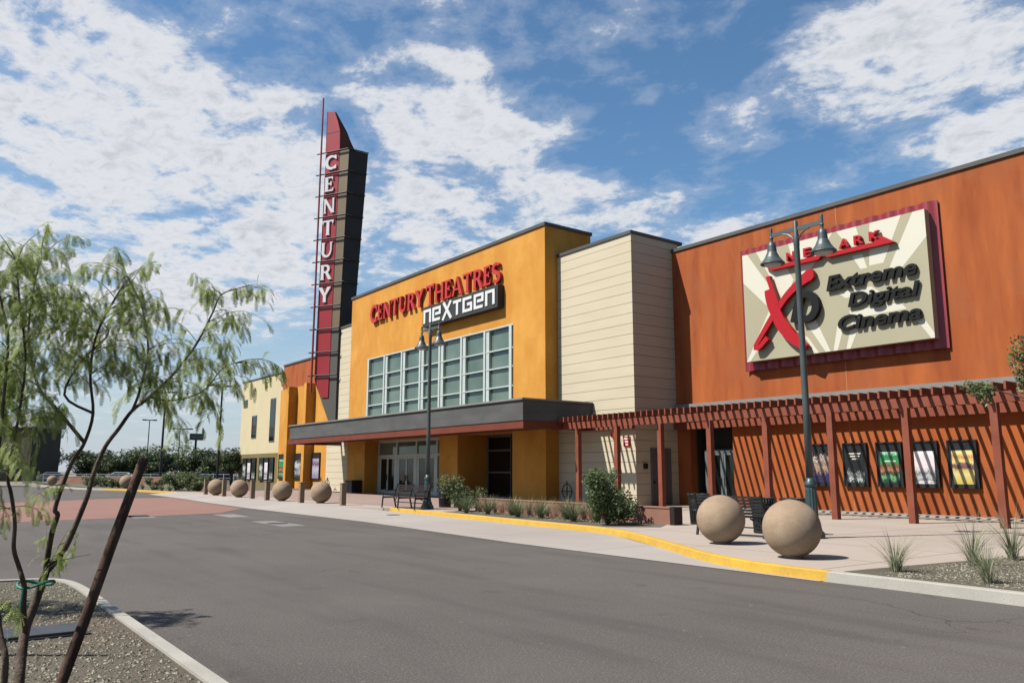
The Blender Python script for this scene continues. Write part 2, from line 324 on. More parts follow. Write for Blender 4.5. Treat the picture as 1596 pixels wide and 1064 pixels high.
struct(MB().sheet([(-1800, -900), (900, -900), (900, 1800), (-1800, 1800)], -0.03).build('ground', M['dust']))
road = [(-95, -60), (60, -60), (60, 16), (-28, 16.0), (-59, 15.6), (-66, 14.6), (-74, 13.6), (-78, 12), (-93, 10.6), (-96, 4)]
struct(MB().sheet(road, 0.0).build('road', M['asphalt']))
# parking lot far left
struct(MB().sheet([(-260, 15), (-100, 15), (-100, 90), (-300, 90)], -0.015).build('parking_lot', M['asphalt']))
struct(MB().sheet([(-30.0, 3.2), (-30.9, 6.6), (-32.1, 9.7), (-35.3, 11.6), (-51.7, 12.6), (-52.4, 9.7), (-48.6, 5.4), (-46, -10), (-27.6, -10)], 0.004).build('crosswalk', M['brick_cross']))
# concrete apron: flat in the lane, ramping up to the plaza further left
lo = [(-60, 13.2), (-54, 12.9), (-48, 12.6), (-42, 12.15), (-35, 11.85), (-31, 11.8), (-27, 11.78), (-24, 11.74), (-20, 11.45), (-14.9, 11.06), (-11, 10.98), (-8.6, 10.96), (-7.1, 10.90)]
hi = [(-60, 15.0), (-54, 14.6), (-48, 14.4), (-42, 14.3), (-35, 14.4), (-31, 14.8), (-28.6, 15.55), (-24.3, 15.35), (-20, 15.0), (-15.5, 14.6), (-11.3, 12.5), (-8.7, 11.25), (-7.05, 11.05)]
hz_ = [.146, .146, .146, .146, .146, .12, .008, .008, .008, .008, .008, .008, .008]
mb = MB(); NX = 5
for i in range(len(lo)):
    for k in range(NX + 1):
        t = k / NX; mb.v.append((lo[i][0] * (1 - t) + hi[i][0] * t, lo[i][1] * (1 - t) + hi[i][1] * t, .008 + (hz_[i] - .008) * t))
mb.f = [(i * (NX + 1) + k, (i + 1) * (NX + 1) + k, (i + 1) * (NX + 1) + k + 1, i * (NX + 1) + k + 1) for i in range(len(lo) - 1) for k in range(NX)]
struct(mb.build('apron', M['apron'], smooth=True))
# raised walk
front = [(-60, 14.9), (-54, 14.5), (-48, 14.3), (-42, 14.2), (-35, 14.3), (-31, 14.7), (-29.3, 15.3)] + offset_path(KBs, .15)[1:-1]
walk = front + [(-7.0, 11.14)] + [(20, 10.66), (20, 27.6), (-24.5, 27.6), (-60, 27.6)]
mb = MB(); n = len(walk)
mb.add([(x, y, .15) for x, y in walk] + [(x, y, -.05) for x, y in walk], [tuple(range(n))] + [(i, n + i, n + (i + 1) % n, (i + 1) % n) for i in range(n)])
struct(mb.build('walk', M['walk']))
struct(MB().sheet([(-60, 15.8), (-31, 16.2), (-25.6, 16.6), (-25.6, 24.0), (-60, 27.4)], .154).build('plaza_paving', M['plaza']))
struct(MB().sheet([(-96, 12), (-80, 13), (-60, 16), (-60, 27.6), (-140, 27.6), (-140, 14)], .10).build('planting_bed', M['gravel']))
mb = MB(); kerb_solid(mb, KBs, .15, -.02, .156); struct(mb.build('yellow_kerb', M['kerb_yellow']))
mb = MB(); kerb_solid(mb, KWs, .15, -.02, .152); struct(mb.build('kerb', M['kerb']))
mb = MB(); kerb_solid(mb, smooth_path([(-96, 2), (-95, 8), (-93, 10.5), (-84, 11.3), (-78, 11.9), (-74.7, 12.9)]), .15, -.02, .15); struct(mb.build('far_kerb', M['kerb']))
mb = MB(); kerb_solid(mb, smooth_path([(-74.7, 12.9), (-71, 13.9), (-66, 14.3), (-60, 15.05)]), .15, -.02, .156); struct(mb.build('far_yellow_kerb', M['kerb_yellow']))
# planting beds with gravel and the island in front
struct(MB().sheet([(-25.4, 15.65), (-22, 15.4), (-17, 15.0), (-15.9, 14.95), (-15.0, 16.0), (-15.6, 16.88), (-25.4, 16.88)], .156).build('gravel_bed', M['gravel']))
struct(MB().sheet([(-6.85, 11.17), (20, 10.68), (20, 19), (-6.0, 19), (-6.27, 15.2), (-6.5, 13.87), (-6.8, 11.7)], .154).build('gravel_bed', M['gravel']))
isl = smooth_path([(-4, 1.93), (-5.9, 1.93), (-8, 1.93), (-10.4, 1.93), (-11.8, 1.92), (-12.5, 1.83), (-12.85, 1.6), (-13.0, 1.2), (-13.1, .6), (-13.3, -2), (-13.6, -12)])
isl = [(12, 1.93)] + isl
mb = MB(); kerb_solid(mb, isl, .15, -.02, .158); struct(mb.build('island_kerb', M['kerb']))
gi = offset_path(isl, .15)
struct(MB().sheet(gi + [(12, -12)], .135).build('island_gravel', M['gravel']))

# loose stones lying on the gravel
def pebbles(name, n, fx, size, seed, m):
    rnd = random.Random(seed); mb = MB()
    for i in range(n):
        x, y, z = fx(rnd); s = size * rnd.uniform(.5, 1.35); a = rnd.uniform(0, 6.28); vs = []
        for (px, py, pz) in ((1, 0, 0), (0, 1, 0), (-1, 0, 0), (0, -1, 0), (0, 0, .75), (0, 0, -.5)):
            px *= rnd.uniform(.7, 1.2); py *= rnd.uniform(.7, 1.2); pz *= rnd.uniform(.6, 1.1)
            vs.append((x + s * (px * math.cos(a) - py * math.sin(a)), y + s * (px * math.sin(a) + py * math.cos(a)), z + s * pz))
        mb.add(vs, [(0, 1, 4), (1, 2, 4), (2, 3, 4), (3, 0, 4), (1, 0, 5), (2, 1, 5), (3, 2, 5), (0, 3, 5)])
    return tag(mb.build(name, m), kind='stuff')
M['pebble'] = mat('mixed_pebbles', (.12, .11, .08), .9, (.46, .42, .32), 26, 2, (1, 1, 1), spec=.2, lo=.42, hi=.6, col3=(.28, .20, .14), n3scale=.8)
def isl_pt(r):
    while True:
        x = r.uniform(-12.8, -3.6); y = r.uniform(-3.2, 1.76)
        d = -x * .8 + y * .6
        if d > 3.6 and r.random() < (7.0 / d) ** 1.2: return x, y, .137
pebbles('island_stones', 15000, isl_pt, .0165, 4, M['pebble'])
pebbles('bed_stones', 6000, lambda r: (r.uniform(-6.4, -1.5), r.uniform(11.2, 15.5), .156), .017, 5, M['pebble'])
pebbles('planter_stones', 1500, lambda r: (r.uniform(-25.2, -15.9), r.uniform(15.7, 16.8), .158), .022, 6, M['pebble'])

# ------------------------------------------------------------------ the cinema
B = thing('cinema_building', 'long cinema with rust orange, mustard yellow and cream walls above a red pergola', 'building', (-40, 30, .15))
def wall(name, m, *boxes, parent=B, **k):
    mb = MB()
    for b in boxes: mb.box(*b)
    return mb.build(name, m, parent, **k)
# right orange wing
wall('orange_wall', M['orange'], (-24.6, 16, 27.5, 27.9, 4.45, 11.68), (-21.55, 16, 27.502, 27.9, 0, 4.35), (-24.6, -21.55, 27.502, 27.9, 3.5, 4.35), (-24.6, -23.85, 27.503, 27.9, 0, 3.5),
     (-24.6, 16, 65, 65.3, 0, 11.5), (15.6, 16, 27.9, 65, 0, 11.5), (-24.6, 16, 27.9, 65, 11.0, 11.2))
wall('trim_band', M['band'], (-24.58, 16.05, 27.32, 27.56, 4.27, 4.56), (-24.58, 16.05, 27.37, 27.52, 4.20, 4.268))
wall('wall_base', M['kerb'], (-21.5, 16, 26.7, 27.499, .152, .20))
wall('wall_coping', M['grey_metal'], (-24.6, 16.08, 27.43, 28.0, 11.68, 11.83))
wall('expansion_joint', M['caulk'], (-16.26, -16.235, 27.492, 27.51, 4.57, 11.67))
wall('expansion_joint', M['caulk'], (-16.26, -16.235, 27.494, 27.51, .15, 4.19))
# deep dark entrance recess in the orange wall
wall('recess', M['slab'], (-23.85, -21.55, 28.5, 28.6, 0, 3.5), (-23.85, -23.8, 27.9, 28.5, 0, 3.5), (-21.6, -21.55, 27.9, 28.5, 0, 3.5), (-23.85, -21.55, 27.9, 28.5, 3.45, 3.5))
def door_leaf(x, y, w, z0, z1, frame, parent=B, lab=None, handle_side=1):
    mb = MB(); t = .09
    mb.box(x, x + t, y, y + .06, z0, z1).box(x + w - t, x + w, y, y + .06, z0, z1).box(x + t, x + w - t, y, y + .06, z1 - t * 1.2, z1).box(x + t, x + w - t, y, y + .06, z0, z0 + .25)
    d = mb.build('door', frame, parent)
    MB().box(x + t, x + w - t, y + .02, y + .035, z0 + .25, z1 - t * 1.2).build('glass', M['dark_glass'], d)
    hx = x + w - t * .5 if handle_side > 0 else x + t * .5
    MB().bar((hx, y - .06, z0 + .85), (hx, y - .06, z0 + 1.2), .03).bar((hx, y, z0 + .88), (hx, y - .06, z0 + .88), .02).bar((hx, y, z0 + 1.17), (hx, y - .06, z0 + 1.17), .02).build('handle', M['black_metal'], d)
    return d
door_leaf(-23.3, 27.95, .78, .16, 2.42, M['dark_frame'])
door_leaf(-22.42, 27.95, .80, .16, 2.42, M['dark_frame'], handle_side=-1)
wall('door_frame', M['dark_frame'], (-23.42, -23.31, 27.93, 28.05, .15, 2.55), (-22.51, -22.43, 27.93, 28.05, .15, 2.43), (-21.61, -21.56, 27.93, 28.05, .15, 2.55), (-23.31, -21.61, 27.93, 28.05, 2.43, 2.55))

# cream boxes with horizontal panel courses
def cream_box(x0, x1, y0, y1, z1, right=True):
    core = MB().box(x0 + .05, x1 - .05, y0 + .05, y1, 0, z1).build('panel_backing', M['cream_groove'], B)
    mb = MB(); z = .15; st = .4665; g = .016
    while z < z1 - .02:
        t = min(z + st - g, z1)
        mb.box(x0, x1, y0, y0 + .05, z, t)
        mb.box(x1 - .05, x1, y0 + .05, y1, z, t); mb.box(x0, x0 + .05, y0 + .05, y1, z, t); z += st
    mb.build('cream_cladding', M['cream'], B)
    MB().box(x0 - .05, x1 + .05, y0 - .06, y1 + .3, z1 + .002, z1 + .15).build('wall_coping', M['grey_metal'], B)
cream_box(-29.74, -24.59, 24.84, 27.9, 12.15)
cream_box(-57.0, -51.66, 24.84, 27.9, 12.15)
# yellow block, window opening and ground floor piers
Yf = 24.05
wall('yellow_wall', M['yellow'], (-51.65, -48.95, Yf, Yf + .35, 3.6, 13.68), (-32.35, -29.75, Yf, Yf + .35, 3.6, 13.68), (-48.95, -32.35, Yf, Yf + .35, 9.12, 13.68), (-48.95, -32.35, Yf, Yf + .35, 3.6, 5.1),
     (-51.65, -51.3, Yf + .35, 27.1, 3.6, 13.68), (-30.1, -29.75, Yf + .35, 27.1, 3.6, 13.68), (-51.3, -30.1, 26.75, 27.1, 3.6, 13.68), (-51.3, -30.1, Yf + .35, 26.75, 3.6, 3.8))
wall('wall_coping', M['grey_metal'], (-51.72, -29.68, Yf - .07, 27.17, 13.682, 13.85))
wall('entrance_pier', M['yellow'], (-51.65, -48.93, Yf, 27.1, .15, 3.598))
wall('entrance_pier', M['yellow'], (-39.44, -37.5, Yf, 27.1, .15, 3.598))
wall('entrance_pier', M['yellow'], (-32.42, -29.75, Yf, 27.1, .15, 3.598))
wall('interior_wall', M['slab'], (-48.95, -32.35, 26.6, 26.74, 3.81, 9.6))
# upper window
mb = MB(); xs = [-48.8, -46.5, -44.15, -41.85, -39.6, -37.25, -34.95, -32.6]
for i, x in enumerate(xs):
    w = .22 if i in (0, 7) else .17
    mb.box(x - w / 2, x + w / 2, Yf - .02, Yf + .30, 5.1, 9.10)
    if 0 < i < 7: mb.box(x + w / 2 + .02, x + w / 2 + .30, Yf + .03, Yf + .30, 5.1, 9.10)
mb.box(-48.94, -32.36, Yf - .012, Yf + .29, 9.03, 9.115); mb.box(-48.94, -32.36, Yf - .012, Yf + .29, 5.1, 5.2)
for z in (5.92, 6.92, 7.88): mb.box(-48.9, -32.4, Yf + .01, Yf + .2, z - .035, z + .035)
wf = mb.build('window_frame', M['white_frame'], B)
rg = random.Random(3); gl = MB(); zs = [5.14, 5.92, 6.92, 7.88, 9.06]
for i in range(7):
    for j in range(4):
        y_ = [Yf + .17 + rg.uniform(-.008, .008) for _ in range(3)]; y_.append(y_[0] - y_[1] + y_[2]); a_, b_, c_, d_ = xs[i], xs[i + 1], zs[j], zs[j + 1]
        gl.add([(a_, y_[0], c_), (b_, y_[1], c_), (b_, y_[2], d_), (a_, y_[3], d_)], [(0, 1, 2, 3)])
gl.build('window_glass', M['glass'], wf)
# entrance doors
fr = MB(); yd = 25.05
for x in (-48.86, -46.33, -43.80, -41.33, -39.5):
    fr.box(x - .08, x + .08, yd - .02, yd + .12, .15, 3.6)
fr.box(-48.9, -39.46, yd - .016, yd + .11, 2.52, 2.66); fr.box(-48.9, -39.46, yd - .016, yd + .11, 3.46, 3.598)
for x0, x1 in ((-48.78, -46.41), (-46.25, -43.88), (-43.72, -41.41)):
    fr.box(x0, x0 + .18, yd, yd + .1, .15, 2.52); fr.box(x1 - .18, x1, yd, yd + .1, .15, 2.52)
fr.box(-41.25, -39.58, yd, yd + .1, .15, .4)
fe = fr.build('entrance_frame', M['white_frame'], B)
MB().box(-48.9, -39.46, yd + .05, yd + .065, 2.66, 3.46).box(-41.25, -39.58, yd + .05, yd + .065, .4, 2.52).build('glass', M['glass'], fe)
for x0, x1 in ((-48.60, -46.59), (-46.07, -44.06), (-43.54, -41.59)):
    h = (x1 - x0) / 2
    door_leaf(x0, yd + .01, h - .01, .16, 2.51, M['white_frame'], handle_side=1)
    door_leaf(x0 + h + .01, yd + .01, h - .01, .16, 2.51, M['white_frame'], handle_side=-1)
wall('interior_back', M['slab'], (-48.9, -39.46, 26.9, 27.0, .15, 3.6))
# tall dark window between two piers
fr = MB(); yw = 26.0
for x in (-37.42, -35.15, -32.5): fr.box(x - .07, x + .07, yw, yw + .12, .15, 3.6)
fr.box(-35.09, -35.06, yw - .1, yw, .15, 3.6)
for z in (.2, 1.55, 2.75, 3.52): fr.box(-37.35, -32.57, yw + .02, yw + .1, z - .04, z + .04)
fw_ = fr.build('window_frame', M['dark_frame'], B)
MB().box(-37.4, -32.5, yw + .05, yw + .065, .2, 3.58).build('window_glass', M['dark_glass'], fw_)
# canopy
cf = MB().box(-54.05, -27.27, 20.79, 24.03, 3.78, 4.66).box(-54.05, -51.67, 24.03, 24.82, 3.78, 4.66).box(-29.73, -27.27, 24.03, 24.82, 3.78, 4.66).build('canopy', M['grey_metal'], B)
MB().box(-54.12, -27.2, 20.70, 20.95, 4.662, 4.74).box(-27.45, -27.2, 20.95, 24.80, 4.662, 4.74).box(-54.12, -53.9, 20.95, 24.80, 4.662, 4.74).build('canopy_cap', M['band'], cf)
MB().box(-54.55, -27.30, 20.83, 20.98, 3.44, 3.778).box(-27.45, -27.30, 20.98, 24.83, 3.44, 3.778).box(-54.55, -54.4, 20.98, 24.8, 3.44, 3.778).build('canopy_band', M['red_band'], cf)
MB().box(-54.4, -27.45, 20.98, 24.03, 3.60, 3.777).build('canopy_soffit', M['soffit'], cf)
mb = MB()
for x in range(6): mb.box(-50 + x * 4.3, -49.8 + x * 4.3, 22.3, 22.5, 3.57, 3.6)
mb.build('downlight', M['band'], cf)
# steel side door, knox box, on the shaded side of the cream box
dr = MB().box(-24.6, -24.56, 25.79, 26.92, .16, 2.55).build('side_door', M['door_paint'], B)
MB().box(-24.58, -24.53, 25.72, 25.788, .16, 2.62).box(-24.58, -24.53, 26.922, 26.99, .16, 2.62).box(-24.58, -24.53, 25.788, 26.922, 2.552, 2.62).build('frame', M['dark_frame'], dr)
MB().box(-24.56, -24.48, 25.86, 25.9, 1.1, 1.2).build('handle', M['black_metal'], dr)
MB().box(-24.6, -24.48, 25.28, 25.46, 1.72, 1.95).build('key_box', M['black_metal'], B)
# left wing: orange above, yellow below with projecting fins, then the far cream block
wall('orange_wall', M['orange'], (-73.7, -57.0, 27.5, 27.9, 9.0, 11.45))
wall('wall_coping', M['grey_metal'], (-73.7, -57.02, 27.42, 28.0, 11.452, 11.6))
wall('yellow_wall', M['yellow'], (-73.7, -57.0, 27.3, 27.498, .1, 9.15))
for x in (-69.56, -65.5):
    wall('wall_fin', M['yellow'], (x - .55, x, 26.5, 27.298, .1, 9.12))
wall('cream_block', M['pale_cream'], (-85.6, -73.72, 27.5, 40, 3.3, 10.85))
wall('block_base', M['olive'], (-85.6, -73.72, 27.52, 40, -.03, 3.298))
wall('wall_coping', M['grey_metal'], (-85.66, -73.72, 27.44, 40.1, 10.852, 11.0))
for x0, x1, z0, z1 in ((-82.0, -80.6, 4.9, 7.2), (-76.8, -75.4, 4.4, 8.6), (-84.9, -83.7, 8.2, 9.0)):
    f = wall('slot_window', M['dark_frame'], (x0, x1, 27.44, 27.498, z0, z1)); MB().box(x0 + .1, x1 - .1, 27.42, 27.438, z0 + .1, z1 - .1).build('pane', M['dark_glass'], f)
# fire bell and fire department panel on the cream wall
MB().tube([(-25.93, 24.84, 3.2), (-25.93, 24.74, 3.2)], [.12, .11], 20).build('alarm_bell', M['fire_red'], B)
f = MB().box(-25.28, -24.88, 24.79, 24.839, 2.68, 3.10).build('fire_sign', M['fire_red'], B)
MB().box(-25.22, -24.94, 24.786, 24.789, 2.98, 3.05).box(-25.20, -24.96, 24.786, 24.789, 2.86, 2.92).box(-25.16, -25.0, 24.786, 24.789, 2.74, 2.80).build('lettering', M['white'], f)

# ------------------------------------------------------------------ pergola
P = thing('pergola', 'long red brown steel pergola with close slats over the walk', 'pergola', (-16, 23.2, .15))
for k in range(11):
    x = -26.38 + 2.413 * k
    MB().box(x - .10, x + .10, 23.05, 23.25, .15, 3.44).build('post', M['pergola'], P, bevel=.008)
MB().box(-28.1, 1, 23.05, 23.17, 3.442, 3.73).build('beam', M['pergola'], P)
MB().box(-28.1, -24.57, 24.62, 24.80, 3.442, 3.73).build('ledger', M['pergola'], P)
MB().box(-24.5, 1, 27.20, 27.44, 3.442, 3.73).build('ledger', M['pergola'], P)
for k in range(92):
    x = -28.0 + .312 * k; y1 = 24.80 if x < -24.5 else 27.34
    MB().box(x - .03, x + .03, 22.62, y1, 3.732, 3.95).build('slat', M['pergola'], P)

# ------------------------------------------------------------------ lettering strokes
def arc(cx, cy, rx, ry, a0, a1, n=14):
    return [(cx + rx * math.cos(R(a0 + (a1 - a0) * i / n)), cy + ry * math.sin(R(a0 + (a1 - a0) * i / n))) for i in range(n + 1)]
def ribbon(pts, w0, w1=None, wm_=None):
    """2D polygon of a stroke whose width runs w0 -> wm -> w1"""
    n = len(pts); w1 = w0 if w1 is None else w1; L_ = []; R_ = []
    for i, p in enumerate(pts):
        a = Vector(pts[max(i - 1, 0)]); b = Vector(pts[min(i + 1, n - 1)]); t = (b - a).normalized(); s = i / (n - 1)
        if wm_ is None: w = w0 + (w1 - w0) * s
        else: w = wm_ + (w0 - wm_) * (1 - 2 * s) ** 2 if s < .5 else wm_ + (w1 - wm_) * (2 * s - 1) ** 2
        if 0 < i < n - 1:
            t1 = (Vector(p) - a).normalized(); t2 = (b - Vector(p)).normalized(); w = w / max(.5, math.cos(t1.angle(t2) / 2))
        L_.append((p[0] - t.y * w / 2, p[1] + t.x * w / 2)); R_.append((p[0] + t.y * w / 2, p[1] - t.x * w / 2))
    return L_, R_
def bar2(x0, y0, x1, y1): return ('p', [(x0, y0), (x1, y0), (x1, y1), (x0, y1)])
def stem(x, w=.2, y0=0, y1=1, flare=.05): return ('p', [(x - w / 2 - flare, y0), (x + w / 2 + flare, y0), (x + w / 2, y0 + .09), (x + w / 2, y1 - .09), (x + w / 2 + flare, y1), (x - w / 2 - flare, y1), (x - w / 2, y1 - .09), (x - w / 2, y0 + .09)])
SERIF = {
 'C': (.86, [('r', arc(.47, .5, .36, .42, 48, 312, 20), .10, .10, .22), ('p', [(.66, .98), (.66, .80), (.78, .68), (.84, .68), (.82, .97)]), ('p', [(.66, .02), (.66, .2), (.78, .30), (.83, .3), (.82, .05)])]),
 'E': (.66, [stem(.17, .2), bar2(.1, .9, .6, 1), bar2(.1, 0, .62, .1), bar2(.2, .47, .52, .57), ('p', [(.5, 1), (.6, 1), (.6, .78), (.56, .78)]), ('p', [(.52, 0), (.62, 0), (.66, .24), (.61, .24)]), ('p', [(.44, .38), (.52, .38), (.52, .66), (.44, .66)])]),
 'N': (.92, [stem(.15, .12), stem(.80, .12, 0, 1), ('p', [(.02, 1), (.24, 1), (.86, .0), (.66, .0)])]),
 'T': (.84, [stem(.42, .2), bar2(.02, .89, .82, 1), ('p', [(.0, 1), (.06, .74), (.10, .74), (.12, 1)]), ('p', [(.84, 1), (.78, .74), (.74, .74), (.72, 1)])]),
 'U': (.90, [('p', [(.0, 1), (.34, 1), (.27, .92), (.27, .4), (.07, .4), (.07, .92)]), ('p', [(.64, 1), (.9, 1), (.82, .92), (.82, .4), (.72, .4), (.72, .92)]), ('r', arc(.445, .42, .30, .36, 180, 360, 14), .2, .10)]),
 'R': (.84, [stem(.18, .2), ('r', [(.2, .94)] + arc(.42, .72, .20, .22, 90, -90, 12) + [(.2, .5)], .10, .10, .17), ('p', [(.36, .52), (.56, .52), (.86, 0), (.62, 0)])]),
 'Y': (.88, [('p', [(.33, 0), (.55, 0), (.54, .45), (.34, .45)]), ('p', [(-.04, 1), (.26, 1), (.54, .42), (.34, .42)]), ('p', [(.62, 1), (.90, 1), (.54, .44), (.42, .44)])]),
 'H': (.92, [stem(.16, .19), stem(.76, .19), bar2(.2, .45, .72, .55)]),
 'A': (.94, [('p', [(.0, 0), (.16, 0), (.50, .93), (.42, 1)]), ('p', [(.42, 1), (.54, 1), (.96, 0), (.70, 0)]), bar2(.2, .28, .74, .37)]),
 'S': (.70, [('r', arc(.36, .74, .24, .21, 30, 250, 12) + arc(.34, .27, .26, .22, 70, -150, 12)[0:], .11, .11, .2)]),
 ' ': (.30, []),
}
q = .17
GEO = {   # squarish modern strokes
 'n': (.82, [('s', [(.09, 0), (.09, .9), (.72, .9), (.72, 0)])]),
 'e': (.88, [('s', [(.8, .09), (.09, .09), (.09, .9), (.78, .9), (.78, .5), (.3, .5)])]),
 'X': (.95, [('s', [(.05, -.12), (.86, 1.12)]), ('s', [(.12, 1.12), (.9, -.12)])]),
 'T': (.8, [('s', [(.0, .92), (.8, .92)]), ('s', [(.4, .9), (.4, -.02)])]),
 'G': (.9, [('s', [(.82, .91), (.09, .91), (.09, .09), (.80, .09), (.80, .5), (.42, .5)])]),
 ' ': (.2, [])}
def place_strokes(mb, strokes, org, ux, uz, nrm, sx, sz, depth, wsq=.2, mono=False):
    org = Vector(org); ux = Vector(ux); uz = Vector(uz); nrm = Vector(nrm)
    def P3(p, k): return org + ux * (p[0] * sx) + uz * (p[1] * sz) + nrm * (k * .0025)
    for k, st in enumerate(strokes):
        if st[0] == 'p': mb.ext([P3(p, k) for p in st[1]], -nrm * depth)
        elif st[0] == 'r':
            L_, R_ = ribbon(*st[1:4], st[4] if len(st) > 4 else None); mb.ext([P3(p, k) for p in L_ + R_[::-1]], -nrm * depth)
        else:
            pts = st[1]
            for i in range(len(pts) - 1):
                a = Vector(pts[i]); b = Vector(pts[i + 1]); t = (b - a).normalized(); w = wsq / 2
                ea = 0 if i == 0 else w; eb = 0 if i == len(pts) - 2 else w
                a2 = a - t * ea; b2 = b + t * eb; o = Vector((-t.y, t.x)) * w
                mb.ext([P3(p, k + i * .4) for p in (a2 - o, b2 - o, b2 + o, a2 + o)], -nrm * depth)
def word(txt, font, org, ux, uz, nrm, width, height, depth, m, parent, wsq=.2, gap=.1, name='letter', big=None):
    tot = sum(font[c][0] + gap for c in txt) - gap; sx = width / tot; x = 0
    for i, c in enumerate(txt):
        if c != ' ':
            mb = MB(); h = height * (1.16 if big and i in big else 1.0)
            place_strokes(mb, font[c][1], Vector(org) + Vector(ux) * x * sx + Vector(uz) * (-(h - height) * .5), ux, uz, nrm, sx, h, depth, wsq)
            mb.build(name, m, parent)
        x += font[c][0] + gap

# wall lettering over the window
T = thing('wall_lettering', 'big red channel letters in two words across the yellow wall', 'sign', (-40, 24, 11.4))
word('CENTURY', SERIF, (-48.35, 23.84, 11.50), (1, 0, 0), (0, 0, 1), (0, -1, 0), 7.1, 1.08, .18, M['coral'], T, big=(0,), gap=.06)
word('THEATRES', SERIF, (-40.95, 23.84, 11.48), (1, 0, 0), (0, 0, 1), (0, -1, 0), 7.7, 1.08, .18, M['coral'], T, big=(0,), gap=.06)
T = thing('box_sign', 'dark grey box sign with white square letters below the red lettering', 'sign', (-37, 24, 10.05))
MB().box(-40.88, -33.15, 23.62, 24.04, 10.05, 11.28).build('sign_box', M['slab'], T, bevel=.02)
word('neXTGen', GEO, (-40.72, 23.58, 10.26), (1, 0, 0), (0, 0, 1), (0, -1, 0), 7.35, .82, .04, M['white'], T, wsq=.2, gap=.14)

# ------------------------------------------------------------------ big screen-brand sign
T = thing('large_wall_sign', 'large cream and maroon sign board with a red X on the orange wall', 'sign', (-16.3, 27.4, 5.7))
mb = MB(); nw = 140; x0, x1, z0, z1 = -20.42, -12.31, 5.66, 10.76
for i in range(nw + 1):
    x = x0 + (x1 - x0) * i / nw; y = 27.09 + .065 * math.sin(2 * math.pi * (x - x0) / .66)
    mb.v += [(x, y, z0), (x, y, z1), (x, y + .05, z1), (x, y + .05, z0)]
for i in range(nw):
    a = i * 4; b = a + 4
    mb.f += [(a, b, b + 1, a + 1), (a + 1, b + 1, b + 2, a + 2), (a + 2, b + 2, b + 3, a + 3), (a + 3, b + 3, b, a)]
mb.f += [(0, 1, 2, 3), (nw * 4 + 3, nw * 4 + 2, nw * 4 + 1, nw * 4)]
mb.build('corrugated_backing', M['maroon'], T)
mb = MB()
for x in (-19.8, -16.3, -12.9):
    for z in (6.2, 10.0): mb.box(x - .06, x + .06, 27.0, 27.24, z - .06, z + .06)
mb.build('bracket', M['slab'], T)
MB().box(-20.04, -12.55, 26.70, 27.0, 5.98, 10.41).build('sign_face', M['board'], T)
rays = [
 [(-20.04, 10.41), (-19.80, 10.41), (-18.30, 8.15), (-18.75, 7.9), (-20.04, 9.25)],
 [(-20.04, 5.98), (-19.88, 5.98), (-18.5, 7.55), (-18.85, 7.95)],
 [(-19.35, 10.41), (-18.45, 10.41), (-17.70, 8.95), (-18.15, 8.10)],
 [(-17.85, 10.41), (-15.95, 10.41), (-16.9, 9.25), (-17.55, 9.0)],
 [(-15.80, 10.41), (-15.02, 10.41), (-14.83, 9.5), (-15.2, 9.5)],
 [(-14.50, 10.41), (-13.35, 10.41), (-14.10, 8.86), (-14.62, 8.86)],
 [(-12.95, 10.41), (-12.55, 10.41), (-12.55, 9.45), (-13.55, 8.45), (-14.0, 8.45)],
 [(-15.25, 9.35), (-14.85, 9.35), (-14.70, 8.8), (-14.95, 8.8)],
 [(-17.40, 6.72), (-17.22, 6.62), (-16.80, 5.98), (-16.98, 5.98)],
 [(-17.22, 7.10), (-16.86, 7.25), (-16.33, 5.98), (-16.52, 5.98)],
 [(-15.98, 6.95), (-15.70, 6.95), (-16.04, 5.98), (-16.21, 5.98)],
 [(-15.42, 6.95), (-15.05, 6.95), (-15.54, 5.98), (-15.70, 5.98)],
 [(-13.15, 6.75), (-12.92, 6.80), (-12.55, 6.15), (-12.55, 5.98), (-12.66, 5.98)],
 [(-15.9, 8.1), (-14.6, 8.1), (-14.3, 7.85), (-15.6, 7.85)], [(-15.5, 7.35), (-13.6, 7.35), (-13.4, 7.1), (-15.4, 7.05)]]
mb = MB()
for k, r in enumerate(rays): mb.ext([(x, 26.699 - .0012 * (k % 4), z) for x, z in r], (0, .002, 0))
mb.build('light_rays', M['board_light'], T)
def flat(name, polys, m, y, depth, parent, dy=.003):
    mb = MB()
    for k, p in enumerate(polys): mb.ext([(x, y - dy * k, z) for x, z in p], (0, depth, 0))
    return mb.build(name, m, parent)
# red X: a hooked stroke rising to the right, a thick curved stroke falling to the right and its thin upper spur
a1 = smooth_path([(-19.46, 6.50), (-19.05, 7.02), (-18.62, 7.55), (-18.25, 7.95), (-17.85, 8.35), (-17.30, 8.72), (-16.88, 8.93)])
L1, R1 = ribbon(a1, .16, .46, .24)
tip = arc(-16.86, 8.94, .19, .23, -60, 120, 8)
hook = smooth_path([(-19.50, 6.47), (-19.28, 6.46), (-19.02, 6.66), (-18.86, 6.80)]); L2, R2 = ribbon(hook, .16, .2)
c1 = smooth_path([(-18.70, 8.70), (-18.60, 8.20), (-18.42, 7.75), (-18.22, 7.30), (-17.88, 6.82), (-17.50, 6.45), (-17.18, 6.22)]); L3, R3 = ribbon(c1, .34, .24, .48)
sp1 = [(-18.78, 9.24), (-18.60, 9.24), (-18.25, 8.05), (-18.42, 8.0)]
flat('red_x', [L1 + R1[::-1], tip + [(-17.0, 8.75)], L2 + R2[::-1], L3 + R3[::-1], sp1], M['letter_red'], 26.45, .18, T)
